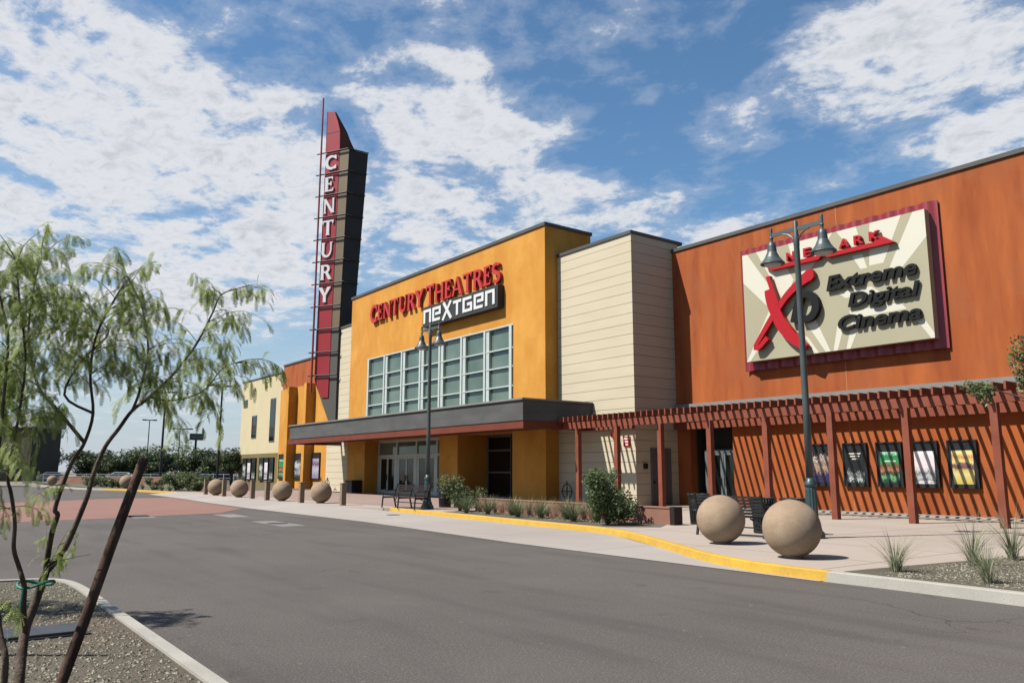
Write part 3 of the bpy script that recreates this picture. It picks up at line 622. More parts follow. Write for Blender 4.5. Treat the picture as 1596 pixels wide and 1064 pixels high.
# black italic D
Do = smooth_path([(-17.85, 7.22), (-17.50, 7.80), (-17.36, 8.36)], 3); 
outer = [(-17.86, 7.22), (-17.32, 7.22), (-17.22, 7.32)] + arc(-17.10, 7.76, .56, .60, -78, 88, 14) + [(-17.50, 8.36)]
flat('black_d', [ribbon(smooth_path([(-17.66, 7.22), (-17.50, 7.75), (-17.30, 8.30)], 3), .30)[0] + ribbon(smooth_path([(-17.66, 7.22), (-17.50, 7.75), (-17.30, 8.30)], 3), .30)[1][::-1],
     (lambda LR: LR[0] + LR[1][::-1])(ribbon([(-17.40, 8.20)] + arc(-17.10, 7.76, .40, .47, 100, -100, 16) + [(-17.35, 7.30)], .22, .22, .30))], M['letter_black'], 26.47, .18, T)
# red banner bar with notch and pointed end, small capitals on top
flat('banner_bar', [[(-18.86, 9.72), (-18.55, 9.46), (-16.48, 9.46), (-16.30, 9.62), (-16.10, 9.46), (-13.55, 9.46), (-14.05, 9.82), (-14.30, 9.62), (-18.62, 9.62), (-18.80, 9.86)]], M['letter_red'], 26.50, .18, T)
def builtin_text(txt, x0, x1, z0, h, y, depth, m, parent, shear=0.0, bold=.02, name='word'):
    cu = bpy.data.curves.new('t', 'FONT'); cu.body = txt; cu.extrude = depth / 2; cu.offset = bold; cu.shear = shear; cu.size = 1; cu.resolution_u = 4
    to = bpy.data.objects.new('t', cu); COL.objects.link(to)
    bpy.context.view_layer.update()
    me = bpy.data.meshes.new_from_object(to.evaluated_get(bpy.context.evaluated_depsgraph_get())); bpy.data.objects.remove(to)
    xs = [v.co.x for v in me.vertices]; ys = [v.co.y for v in me.vertices]; ax, bx = min(xs), max(xs); ay, by = min(ys), max(ys)
    off = parent_world(parent)
    for v in me.vertices:
        X = x0 + (v.co.x - ax) / (bx - ax) * (x1 - x0); Zz = z0 + (v.co.y - ay) / (by - ay) * h; Yy = y + depth / 2 - v.co.z
        v.co = (X - off.x, Yy - off.y, Zz - off.z)
    me.name = name; me.materials.clear(); me.materials.append(m)
    o = bpy.data.objects.new(name, me); COL.objects.link(o); o.parent = parent; return o
for c, xa, xb in (('C', -18.86, -18.52), ('I', -18.36, -18.24), ('N', -17.84, -17.50), ('E', -17.10, -16.80), ('M', -16.52, -16.06), ('A', -15.63, -15.22), ('R', -15.04, -14.68), ('K', -14.46, -14.05)):
    builtin_text(c, xa, xb, 9.68, .34, 26.50, .16, M['letter_red'], T, bold=.03, name='letter')
for w_, xa, xb, z, h in (('Extreme', -16.27, -12.90, 8.20, .56), ('Digital', -15.46, -12.86, 7.32, .66), ('Cinema', -15.90, -12.86, 6.66, .54)):
    o = builtin_text(w_, xa, xb, z, h, 26.56, .10, M['letter_black'], T, shear=.20, bold=.026)

KS = 1.009; T.location = (T.location.x * KS, T.location.y * KS, 1.6 + (T.location.z - 1.6) * KS); T.scale = (KS, KS, KS)

# ------------------------------------------------------------------ tower sign
Bx, By = -55.2, 24.62; an = R(28.5); dd = Vector((-math.cos(an), -math.sin(an), 0)); nn = Vector((math.sin(an), -math.cos(an), 0))
def TP(s, z, k=0): v = Vector((Bx, By, 0)) + dd * s + nn * k; return (v.x, v.y, z)
T = thing('tower_sign', 'tall red and charcoal tower sign with white letters stacked down its face', 'sign', (Bx, By, 4.7))
def sE(z): return -.38 * (z - 10) / 16.35 if z > 10 else 0.0     # right edge swells towards the top
lev = [26.35 - 1.765 * k for k in range(11)]
# charcoal body
mb = MB(); zb, zt = 9.8, 26.35
body = [TP(sE(zb), zb), TP(sE(zt), zt)]
Cb = (Bx - .15, 25.9); Ct = (Bx - sE(zt) * math.cos(an) * 0 + .1, 26.5)
f0 = [TP(2.02, 8.2), TP(.53, 5.0), TP(.0, 5.0), TP(0.0, 10), TP(sE(26.35), 26.35), TP(1.84, 26.35), TP(2.05, 13)]
nrm_ = nn
mb.ext([Vector(p) - nn * .06 for p in f0], -nn * .5)
mb.build('sign_core', M['slab2'], T)
mb = MB()
tR = Vector(TP(sE(26.35), 26.35)); bR = Vector(TP(0, 10)); b2 = Vector(TP(0, 5))
quadf = [tR, bR, b2]; backo = Vector((0, 1.62, 0)); backb = Vector((0, 1.1, 0))
tL = Vector(TP(1.3, 26.35, -.6)); bL = Vector(TP(1.3, 10, -.6)); b2L = Vector(TP(1.3, 5, -.6))
vs = [tR, tR + backo, tL + Vector((0, .9, 0)), tL, bR, bR + backb, bL + Vector((0, .6, 0)), bL, b2, b2 + Vector((0, .2, 0)), b2 + Vector((-.4, .2, 0)), b2 + Vector((-.4, -.1, 0))]
vs = [v + nn * -.05 + Vector((0.004, 0, 0)) for v in vs]
mb.add(vs, [(0, 1, 2, 3)] + [(i, (i + 1) % 4, 4 + (i + 1) % 4, 4 + i) for i in range(4)] + [(4 + i, 4 + (i + 1) % 4, 8 + (i + 1) % 4, 8 + i) for i in range(4)] + [(11, 10, 9, 8)])
mb.build('side_panel', M['slab'], T)
for k in range(10):
    zt_, zb_ = lev[k] - .05, lev[k + 1] + .05
    rs = .53 + .016 * k
    ls = 1.84 + .022 * k if k < 8 else 2.04
    MB().ext([TP(ls, zb_), TP(ls, zt_), TP(rs, zt_), TP(rs, zb_)], -nn * .08).build('red_panel', M['red'], T)
    MB().ext([TP(rs - .02, zb_, -.03), TP(rs - .02, zt_, -.03), TP(sE(zt_), zt_, -.03), TP(sE(zb_), zb_, -.03)], -nn * .08).build('tan_panel', M['tan_panel'] if k < 8 else M['slab2'], T)
MB().ext([TP(2.02, 8.60), TP(.70, 8.60), TP(.72, 7.02), TP(1.3, 7.02), TP(2.02, 8.35)], -nn * .08).build('red_panel', M['red'], T)
# crown fin with the curved back
mb = MB(); prof = [(1.86, 26.42), (.50, 26.42), (.55, 28.06), (.80, 28.9), (1.12, 29.72), (1.86, 29.85)]
mb.ext([TP(s, z) for s, z in prof], -nn * .1); fin = mb.build('crown_fin', M['red'], T)
MB().ext([TP(1.84, 28.02, .01), TP(.56, 28.02, .01), TP(.56, 27.97, .01), TP(1.84, 27.97, .01)], -nn * .02).build('panel_joint', M['slab'], fin)
lv = [(26.38, .50, 1.50), (26.6, .505, 1.28), (26.95, .52, 1.04), (27.4, .535, .80), (28.06, .56, .52), (28.9, .80, .22), (29.70, 1.12, .04)]
mb = MB()
for z, s_, o_ in lv:
    Rf = Vector(TP(s_ + .01, z, -.102)); Lf = Vector(TP(1.80, z, -.102)); mb.v += [tuple(Rf), tuple(Rf + Vector((0, o_, 0))), tuple(Lf + Vector((0, o_, 0))), tuple(Lf)]
for i in range(len(lv) - 1):
    for k in range(4): mb.f.append((i * 4 + k, i * 4 + (k + 1) % 4, i * 4 + 4 + (k + 1) % 4, i * 4 + 4 + k))
mb.f += [(3, 2, 1, 0), tuple(len(lv) * 4 - 4 + k for k in range(4))]
mb.build('crown_side', mat('fin_side_bronze', (.16, .055, .03), .55), fin)
back = [Vector(mb.v[i * 4 + 1]) for i in range(len(lv))]
mb = MB()
for i in range(len(back) - 1): mb.tube([back[i], back[i + 1]], .05, 6)
mb.build('edge_trim', M['slab'], fin)
for z in lev:
    r_ = MB().tube([TP(2.58, z, .12), TP(-.42 if z > 14 else -.1, z, .12)], .055, 8)
    if z > 14: r_.tube([Vector(TP(sE(z) - .05, z, .12)), Vector(TP(sE(z) - .05, z, .12)) + Vector((0.02, (z - 10) / 16.35 * .5 + 1.22, 0))], .05, 6)
    r_.build('tie_rod', M['slab'], T)
MB().tube([TP(2.16, 7.4, .20), TP(2.13, 31.0, .20)], [.08, .065], 12).build('mast', M['maroon'], T)
for k, c in enumerate('CENTURY'):
    mb = MB(); w_, st = SERIF[c]; sx = 1.12 / max(w_, .8)
    place_strokes(mb, st, Vector(TP(1.78 + .02 * k + .0, lev[k + 1] + .30, .10)), -dd, (0, 0, 1), nn, sx, 1.18, .12); mb.build('letter', M['white'], T)

# ------------------------------------------------------------------ poster cases
def poster_mat(name, bands, scale=3, dist=.25, seed=0):
    m = bpy.data.materials.new(name); m.use_nodes = True; t = m.node_tree; b = t.nodes['Principled BSDF']; b.inputs['Roughness'].default_value = .25
    co = t.nodes.new('ShaderNodeTexCoord'); sep = t.nodes.new('ShaderNodeSeparateXYZ'); t.links.new(co.outputs['Generated'], sep.inputs[0])
    mp = t.nodes.new('ShaderNodeMapping'); mp.inputs[1].default_value = (seed, seed * .7, 0); t.links.new(co.outputs['Generated'], mp.inputs[0])
    n = t.nodes.new('ShaderNodeTexNoise'); n.inputs['Scale'].default_value = scale * 1.5; n.inputs['Detail'].default_value = 7; n.inputs['Distortion'].default_value = 1.2; t.links.new(mp.outputs[0], n.inputs['Vector'])
    s = t.nodes.new('ShaderNodeMath'); s.operation = 'MULTIPLY_ADD'; dist = dist * 1.7; t.links.new(n.outputs['Fac'], s.inputs[0]); s.inputs[1].default_value = dist; s2 = t.nodes.new('ShaderNodeMath'); s2.operation = 'SUBTRACT'
    t.links.new(sep.outputs['Z'], s.inputs[2]); t.links.new(s.outputs[0], s2.inputs[0]); s2.inputs[1].default_value = dist / 2
    r = t.nodes.new('ShaderNodeValToRGB'); t.links.new(s2.outputs[0], r.inputs[0]); el_ = r.color_ramp.elements; r.color_ramp.interpolation = 'LINEAR'
    el_[0].position = bands[0][0]; bands = [(p, tuple(v * .68 for v in c)) for p, c in bands]; el_[0].color = (*bands[0][1], 1); el_[1].position = bands[1][0]; el_[1].color = (*bands[1][1], 1)
    for p, c in bands[2:]: e = el_.new(p); e.color = (*c, 1)
    t.links.new(r.outputs[0], b.inputs['Base Color']); return m
k_ = (.012, .012, .014)
PM = [poster_mat('poster_brown', [(.05, (.03, .02, .07)), (.3, (.04, .02, .08)), (.36, (.20, .12, .08)), (.55, (.45, .33, .26)), (.62, (.08, .04, .03)), (.85, (.5, .42, .36)), (.92, k_)], 6, .5, 1),
      poster_mat('poster_black', [(.02, (.02, .03, .03)), (.12, (.5, .55, .5)), (.2, (.05, .06, .06)), (.3, (.28, .3, .29)), (.42, k_), (.95, k_)], 5, .35, 2),
      poster_mat('poster_green', [(.05, (.01, .05, .03)), (.2, (.15, .35, .16)), (.3, k_), (.42, (.35, .18, .08)), (.55, (.16, .05, .03)), (.68, (.02, .25, .08)), (.9, (.02, .18, .06)), (.97, (.35, .6, .42))], 5, .22, 3),
      poster_mat('poster_grey', [(.04, (.6, .55, .58)), (.12, (.1, .1, .1)), (.2, (.45, .45, .47)), (.34, (.12, .12, .13)), (.42, (.45, .44, .46)), (.55, (.75, .62, .64)), (.8, (.62, .58, .6)), (.97, (.75, .72, .74))], 4, .25, 4),
      poster_mat('poster_yellow', [(.03, (.50, .38, .10)), (.3, (.62, .52, .22)), (.44, (.45, .34, .10)), (.48, (.12, .07, .08)), (.60, (.2, .1, .1)), (.65, (.66, .62, .22)), (.8, (.5, .22, .08)), (.9, (.66, .60, .25))], 4, .18, 5)]
def poster_case(x0, x1, z0, z1, y, m, label, group='poster cases along the walls', bars=()):
    t = thing('poster_case', label, 'poster case', ((x0 + x1) / 2, y, z0), group)
    b = .13
    fr = MB().box(x0, x1, y - .10, y, z0, z1).build('case', M['black_metal'], t)
    MB().box(x0, x0 + .05, y - .13, y - .10, z0, z1).box(x1 - .05, x1, y - .13, y - .10, z0, z1).box(x0 + .05, x1 - .05, y - .13, y - .10, z0, z0 + .05).box(x0 + .05, x1 - .05, y - .13, y - .10, z1 - .05, z1).build('case_rim', M['black_metal'], fr)
    MB().box(x0 + b, x1 - b, y - .106, y - .101, z0 + b, z1 - .34 * (z1 - z0) / 1.55).build('poster', m, t)
    if bars:
        mb = MB()
        for (u0, u1, v, h) in bars: mb.box(x0 + (x1 - x0) * u0, x0 + (x1 - x0) * u1, y - .109, y - .1065, z0 + (z1 - z0) * v, z0 + (z1 - z0) * (v + h))
        mb.build('lettering', M['board_light'], t)
    return t
pc = [(-17.90, 'first of the five poster cases by the pergola, brown figures, half behind a post', ()),
      (-16.54, 'second of the five poster cases by the pergola, black with small pale print', ((.25, .75, .74, .03), (.3, .7, .68, .03), (.38, .66, .62, .025))),
      (-15.26, 'third of the five poster cases by the pergola, green poster partly behind a post', ((.3, .75, .56, .03),)),
      (-14.04, 'fourth of the five poster cases by the pergola, grey and white poster', ((.25, .78, .13, .02),)),
      (-12.80, 'fifth and nearest of the poster cases by the pergola, yellow poster', ())]
for (x, lab, bars), m in zip(pc, PM): poster_case(x, x + .93, 1.08, 2.64, 27.5, m, lab, bars=bars)
PN = [poster_mat('poster_night', [(.1, (.03, .04, .04)), (.3, (.4, .42, .42)), (.5, (.05, .06, .08)), (.65, (.55, .57, .55)), (.9, k_)], 3, .5, 7), poster_mat('poster_dusk', [(.1, (.25, .22, .35)), (.5, (.45, .42, .5)), (.7, (.12, .05, .12)), (.95, (.35, .32, .4))], 3, .3, 9)]
for x, m, lab in ((-69.3, PN[0], 'poster case on the yellow far wing between the two wall fins'), (-65.35, PN[1], 'poster case on the yellow far wing nearest the cream box'), (-73.2, PM[2], 'poster case on the yellow far wing nearest the cream block')):
    poster_case(x, x + 1.6, .88, 3.15, 27.3, m, lab)
names = ['leftmost', 'second', 'third', 'fourth', 'fifth', 'rightmost']
for i, x in enumerate((-84.0, -82.6, -81.2, -79.0, -77.6, -76.2)):
    poster_case(x, x + 1.12, .7, 2.9, 27.5, (PN[0], PM[3], PM[1])[i % 3], names[i] + ' of the six poster cases on the olive base')

# ------------------------------------------------------------------ street lamps
def make_lamp(label):
    t = thing('street_lamp', label, 'street lamp', (0, 0, 0), 'double headed street lamps on the walk')
    MB().lathe([(.25, 0), (.25, .10), (.235, .13), (.20, .16), (.195, .20), (.155, .30)], n=32).build('base_plate', M['lamp_base'], t, smooth=False, world=False)
    MB().lathe([(.155, .30), (.135, .45), (.125, 1.05), (.115, 1.12)], n=48, flute=12, fl=.10).build('fluted_base', M['lamp_base'], t, world=False)
    MB().lathe([(.12, 1.12), (.135, 1.15), (.135, 1.20), (.10, 1.26), (.085, 1.32)], n=32).build('collar', M['lamp_base'], t, smooth=True, world=False)
    MB().lathe([(.085, 1.32), (.075, 3.0), (.065, 6.7), (.07, 6.72), (.07, 6.95), (.055, 7.0), (.055, 7.28), (.04, 7.32)], n=24).build('pole', M['lamp'], t, smooth=True, world=False)
    for s in (-1, 1):
        mb = MB(); mb.bar((s * .05, 0, 7.12), (s * .66, 0, 7.12), .035, .10)
        mb.tube([(s * .06, 0, 6.86), (s * .12, 0, 6.95), (s * .22, 0, 7.03), (s * .36, 0, 7.07)], .022, 8)
        mb.build('arm', M['lamp'], t, world=False)
        x = s * .68
        h = MB().lathe([(.03, 7.30), (.035, 7.27), (.035, 7.08), (.05, 7.05), (.035, 7.02), (.035, 6.96), (.08, 6.93), (.10, 6.86), (.115, 6.70), (.135, 6.66), (.18, 6.56), (.245, 6.47), (.285, 6.43), (.29, 6.40), (.275, 6.40), (.24, 6.44), (.1, 6.5)], (x, 0, 0), 32).build('lamp_head', M['lamp'], t, smooth=False, world=False)
        MB().lathe([(.22, 6.42), (.19, 6.37), (.11, 6.34), (.02, 6.33)], (x, 0, 0), 24).build('lens', M['lens'], h, smooth=True, world=False)
    mb = MB()
    for a in range(4):
        c, s_ = math.cos(a * math.pi / 2 + .78) * .21, math.sin(a * math.pi / 2 + .78) * .21; mb.lathe([(.018, .10), (.018, .15)], (c, s_, 0), 6)
    mb.build('bolt', M['black_metal'], t, world=False)
    return t
l0 = make_lamp('nearer double street lamp standing behind the large stone ball, over the big wall sign'); l0.location = (-10.62, 16.22, .15)
l1 = copy_tree(l0); place(l1, (-27.40, 16.2, .15), 'farther double street lamp standing beside the bench before the entrance doors')

# ------------------------------------------------------------------ stone balls, bollards
def ball_mesh(r=.487):
    n = 28; prof = [(.17, -.012)] + [(r * math.cos(t), r + r * math.sin(t)) for t in [-math.pi / 2 + .35 + (math.pi - .37) * i / n for i in range(n + 1)]]
    return MB().lathe(prof, n=56)
b0 = ball_mesh().build('stone_ball', M['ball'], smooth=True, world=False)
tag(b0, 'largest tan stone ball nearest the yellow kerb end', 'stone ball', 'round concrete balls'); b0.location = (-8.42, 12.23, .155)
for (x, y, lab) in ((-10.90, 13.42, 'tan stone ball in front of the black bench, second nearest'), (-35.3, 15.2, 'stone ball before the cream wall, between the last two bollards'), (-39.0, 14.75, 'stone ball right of the third and fourth bollards'),
                    (-45.7, 14.80, 'stone ball between the second and third bollards'), (-50.2, 14.85, 'stone ball between the first and second bollards'), (-73.6, 14.4, 'farthest stone ball alone behind the yellow kerb'), (-95.5, 11.6, 'small stone ball beyond the foreground tree stems')):
    c = b0.copy(); COL.objects.link(c); place(c, (x, y, .155), lab, rz=x * 1.7, scale=1.14 if x == -73.6 else 1)
bl = thing('bollard', 'x', 'bollard', (0, 0, 0), 'square brown bollards in a row')
MB().box(-.11, .11, -.11, .11, 0, .90).build('post', M['bollard'], bl, world=False, bevel=.012)
MB().box(-.125, .125, -.125, .125, .902, .95).build('cap', M['bollard'], bl, world=False, bevel=.01)
for i, (x, y, lab) in enumerate(((-52.5, 14.9, 'leftmost square bollard of the row'), (-47.97, 14.65, 'second square bollard, between the two leftmost balls'), (-43.2, 14.7, 'third square bollard, just right of two balls'), (-40.4, 14.5, 'fourth square bollard, left of a lone ball'),
                              (-36.27, 14.65, 'fifth square bollard, before the ball by the cream wall'), (-32.5, 15.0, 'rightmost square bollard of the row, nearest the yellow kerb'))):
    o = bl if i == 0 else copy_tree(bl); place(o, (x, y, .15), lab)

# ------------------------------------------------------------------ benches, bins, racks
def make_bench(L_, label, loc, rz, m):
    t = thing('bench', label, 'bench', loc, 'slatted metal benches', rz)
    mb = MB()
    for i in range(6): mb.box(0, L_, -.02 - i * .082, -.085 - i * .082 + .005, .43, .455)
    mb.build('seat', m, t, world=False)
    mb = MB()
    for i in range(6):
        z = .50 + i * .072; y = .03 + i * .022; mb.box(0, L_, y, y + .025, z, z + .05)
    mb.build('backrest', m, t, world=False)
    xs_ = [.03, L_ / 2, L_ - .03] if L_ > 2.2 else [.03, L_ - .03]
    for x in xs_:
        mb = MB(); mb.bar((x, .17, .95), (x, .0, .40), .045, .05).bar((x, 0, .42), (x, .10, 0), .045, .05).bar((x, -.02, .405), (x, -.50, .405), .045, .045).bar((x, -.50, .44), (x, -.54, 0), .045, .045)
        mb.tube([(x, .10, .70), (x, -.15, .68), (x, -.42, .68), (x, -.50, .62), (x, -.50, .42)], .02, 8)
        mb.build('leg', M['black_metal'], t, world=False)
    MB().bar((xs_[0], .03, .22), (xs_[-1], .03, .22), .03).bar((xs_[0] + .03, .03, .25), (xs_[0] + .42, -.1, .41), .03).bar((xs_[-1] - .03, .03, .25), (xs_[-1] - .42, -.1, .41), .03).build('stretcher', M['black_metal'], t, world=False)
    return t
make_bench(2.7, 'dark slatted bench facing the road beside the farther street lamp', (-29.75, 15.98, .15), 0, M['brown_slat'])
make_bench(1.75, 'black slatted bench seen from behind the second stone ball', (-11.1, 15.22, .15), R(180 + 8), M['black_metal'])
def make_bin(label):
    t = thing('litter_bin', label, 'litter bin', (0, 0, 0), 'black slatted litter bins')
    mb = MB()
    for k in range(26):
        a = 2 * math.pi * k / 26; c, s_ = math.cos(a), math.sin(a)
        mb.bar((.24 * c, .24 * s_, .06), (.285 * c, .285 * s_, .80), .035, .012, (c, s_, 0))
    mb.build('slats', M['black_metal'], t, world=False)
    MB().lathe([(.24, 0), (.25, .02), (.25, .07), (.22, .075)], n=28).build('foot_ring', M['black_metal'], t, world=False, smooth=False)
    MB().lathe([(.21, .07), (.235, .78), (.22, .785), (.19, .08)], n=24).build('liner', M['slab'], t, world=False, smooth=True)
    mb = MB(); mb.tube([(.30 * math.cos(k * .2244), .30 * math.sin(k * .2244), .82) for k in range(29)], .022, 8, cap=False); mb.tube([(.26 * math.cos(k * .2244), .26 * math.sin(k * .2244), .40) for k in range(29)], .012, 6, cap=False)
    mb.build('rim', M['black_metal'], t, world=False)
    return t
bins = [(-12.15, 16.55, 'litter bin between the two nearest stone balls, closest to the bench'), (-11.45, 16.75, 'litter bin mostly hidden behind the largest stone ball'), (-15.25, 17.85, 'litter bin left of the bench behind the planter end'), (-28.35, 17.6, 'litter bin right of the far bench and lamp'), (-27.7, 17.9, 'litter bin beside the leafy shrub before the entrance')]
bn = None
for x, y, lab in bins:
    o = make_bin(lab) if bn is None else copy_tree(bn); bn = bn or o; place(o, (x, y, .15), lab, rz=x)
t = thing('square_bin', 'square black bin standing against the shaded pier left of the doors', 'litter bin', (-49.6, 23.6, .15))
MB().box(-.5, .5, -.35, .35, .05, .80).build('bin_body', M['black_metal'], t, world=False, bevel=.02)
MB().box(-.53, .53, -.38, .38, .802, .86).build('lid', M['slab'], t, world=False, bevel=.015)
# round hoop bike racks
def make_rack(label):
    t = thing('bike_rack', label, 'bike rack', (0, 0, 0), 'hoop bike racks by the walls')
    MB().tube([(.33 * math.cos(k * .262), 0, .55 + .33 * math.sin(k * .262)) for k in range(25)], .025, 8, cap=False).build('hoop', M['black_metal'], t, world=False)
    MB().tube([(0, 0, 0), (0, 0, 1.02)], .028, 8).tube([(-.42, 0, .55), (.42, 0, .55)], .02, 8).build('post', M['black_metal'], t, world=False)
    MB().lathe([(.09, 0), (.09, .015)], n=16).build('foot_plate', M['black_metal'], t, world=False)
    return t
r0 = make_rack('x'); place(r0, (-28.7, 24.45, .15), 'hoop bike rack in the shade at the right of the yellow pier')
for x, y, lab in ((-55.4, 24.3, 'hoop bike rack before the lit far cream wall, nearer the canopy'), (-56.6, 24.3, 'hoop bike rack before the lit far cream wall, left one')): place(copy_tree(r0), (x, y, .15), lab)

# planter wall
t = thing('planter_wall', 'low brown retaining wall behind the row of grasses', 'planter wall', (-20, 17, .15))
MB().box(-25.1, -15.45, 16.9, 17.15, .1, .585).build('wall', M['planter'], t, bevel=.01)
MB().box(-25.12, -15.45, 16.88, 17.17, .587, .63).build('cap', M['planter'], t, bevel=.008)
MB().box(-15.445, -15.28, 16.86, 17.19, .1, .64).build('end_post', M['brown_slat'], t)
# manhole cover and valve lids in the road
def cover(x, y, r, label, z=.006, m='utility'):
    o = MB().lathe([(r, 0), (r, .008), (r * .86, .010), (r * .84, .006)], (0, 0, 0), 32).build('manhole_cover', M[m], world=False); o.location = (x, y, z)
    return tag(o, label, 'manhole cover', 'round covers set in the asphalt')
M['cover_c'] = ground_mat('pale_patch', (.26, .235, .215), (.30, .27, .25), (.22, .20, .18))
for x, y, w in ((-24.6, 9.2, 1.5), (-31.0, 6.6, 1.0), (-29.8, 9.4, 1.1)):
    struct(MB().sheet([(x - w, y - .35), (x + w, y - .4), (x + w * .95, y + .35), (x - w * .9, y + .4)], .004).build('concrete_collar', M['cover_c']))
cover(-24.6, 9.2, .32, 'manhole cover in a pale collar, nearest the concrete apron', .004)
cover(-31.0, 6.6, .28, 'manhole cover in a pale collar beyond the foreground stake', .004)
cover(-26.8, 14.4, .25, 'small cover on the concrete lane before the bench', .009)

# ------------------------------------------------------------------ plants
def leafquads(mb, rnd, c, n, r, s, flat_=.5):
    for i in range(n):
        d = Vector((rnd.gauss(0, 1), rnd.gauss(0, 1), rnd.gauss(0, 1))).normalized() * (rnd.random() ** .45)
        p = Vector(c) + Vector((d.x * r[0], d.y * r[1], d.z * r[2]))
        a = Vector((rnd.gauss(0, 1), rnd.gauss(0, 1), rnd.gauss(0, flat_))).normalized(); b = a.cross(Vector((rnd.gauss(0, 1), rnd.gauss(0, 1), rnd.gauss(0, 1)))).normalized()
        l = s * rnd.uniform(.6, 1.3); w = l * .42
        mb.add([p - a * l, p - b * w, p + a * l, p + b * w], [(0, 1, 2, 3)])
def bush(label, loc, rx, h, seed, n=2600, leaf=.045, m='leaf_bush', cat='shrub', group=None, name='shrub'):
    rnd = random.Random(seed); t = thing(name, label, cat, loc, group); st = MB(); lf = MB()
    for i in range(16):
        a = rnd.uniform(0, 6.28); rr = rx * rnd.uniform(.25, .92); hh = h * rnd.uniform(.28, .95)
        p1 = (math.cos(a) * rr * .35, math.sin(a) * rr * .35, hh * .45); p2 = (math.cos(a) * rr, math.sin(a) * rr, hh)
        st.tube([(rnd.uniform(-.04, .04), rnd.uniform(-.04, .04), 0), p1, p2], [.018, .012, .005], 5)
        leafquads(lf, rnd, p2, n // 26, (rx * .30, rx * .30, h * .22), leaf); leafquads(lf, rnd, [(p1[k] + p2[k]) / 2 for k in range(3)], n // 36, (rx * .26, rx * .26, h * .2), leaf)
    st.build('stems', M['bark'], t, world=False); lf.build('foliage', M[m], t, world=False); return t
bush('large dark green shrub at the end of the planting bed beside the kerb', (-16.45, 15.45, .15), .92, 1.40, 3, n=8500, leaf=.05)
bush('grey green shrub beside the litter bins before the entrance', (-25.3, 16.35, .15), .95, 1.25, 8, n=2600, leaf=.05, m='leaf_olive')
bush('small pale flowering shrub at the foot of the cream corner', (-24.3, 23.2, .15), .4, .7, 9, n=900, leaf=.05, m='leaf_olive')
def tuft(label, loc, r, h, seed, n=90, parent_group='grass tufts in the gravel', w=.012, m='blade'):
    rnd = random.Random(seed); mb = MB()
    for i in range(n):
        a = rnd.uniform(0, 6.28); le = h * rnd.uniform(.55, 1.1); ou = r * rnd.uniform(.15, 1.05) ; b0_ = Vector((math.cos(a), math.sin(a), 0)); sd_ = Vector((-math.sin(a), math.cos(a), 0)) * w * rnd.uniform(.6, 1.2)
        s0 = b0_ * rnd.uniform(0, .07); p = []
        for k in range(5):
            u = k / 4; p.append(s0 + b0_ * ou * u ** 1.7 + Vector((0, 0, le * (u - .22 * u * u * (ou / r) * 1.5))))
        vs = []
        for k, q_ in enumerate(p):
            ww = sd_ * (1 - (k / 4) ** 2 * .9); vs += [q_ - ww, q_ + ww]
        mb.add(vs, [(2 * k, 2 * k + 1, 2 * k + 3, 2 * k + 2) for k in range(4)])
    o = mb.build('grass_tuft', M[m], world=False); o.location = loc
    return tag(o, label, 'grass tuft', parent_group)
tufts = [((-6.35, 11.72), .36, .50, 'grass tuft leftmost in the right bed, at the bed tip'), ((-6.05, 13.5), .42, .62, 'tall grass tuft at the back edge of the right bed'), ((-5.02, 11.55), .28, .44, 'low grass tuft nearest the pale kerb in the right bed'), ((-6.02, 14.85), .45, .72, 'large grass tuft at the right edge of the photo'),
         ((-4.6, 13.4), .35, .5, 'grass tuft at the far right of the right bed')]
for i, ((x, y), r, h, lab) in enumerate(tufts): tuft(lab, (x, y, .15), r * 1.9, h * 1.45, 20 + i, n=110, w=.005)
ords = ['first', 'second', 'third', 'fourth', 'fifth', 'sixth', 'seventh', 'eighth']
for i, x in enumerate((-23.9, -22.9, -21.8, -20.9, -20.0, -19.0, -18.2, -17.4)):
    tuft(f'{ords[i]} grass tuft from the left in the row before the planter wall', (x, 15.95 + .22 * ((i * 7) % 3 - 1), .15), .95, .74, 40 + i, n=140, w=.009, m='blade_green')
for i, x in enumerate((-24.4, -23.4, -22.4, -21.4, -20.5, -19.6, -18.7, -17.8)):
    tuft(f'{ords[i]} dry grass clump from the left against the planter wall', (x, 16.6, .15), .65, .72, 140 + i, n=80, parent_group='dry grass clumps against the planter wall', w=.009, m='blade_dry')

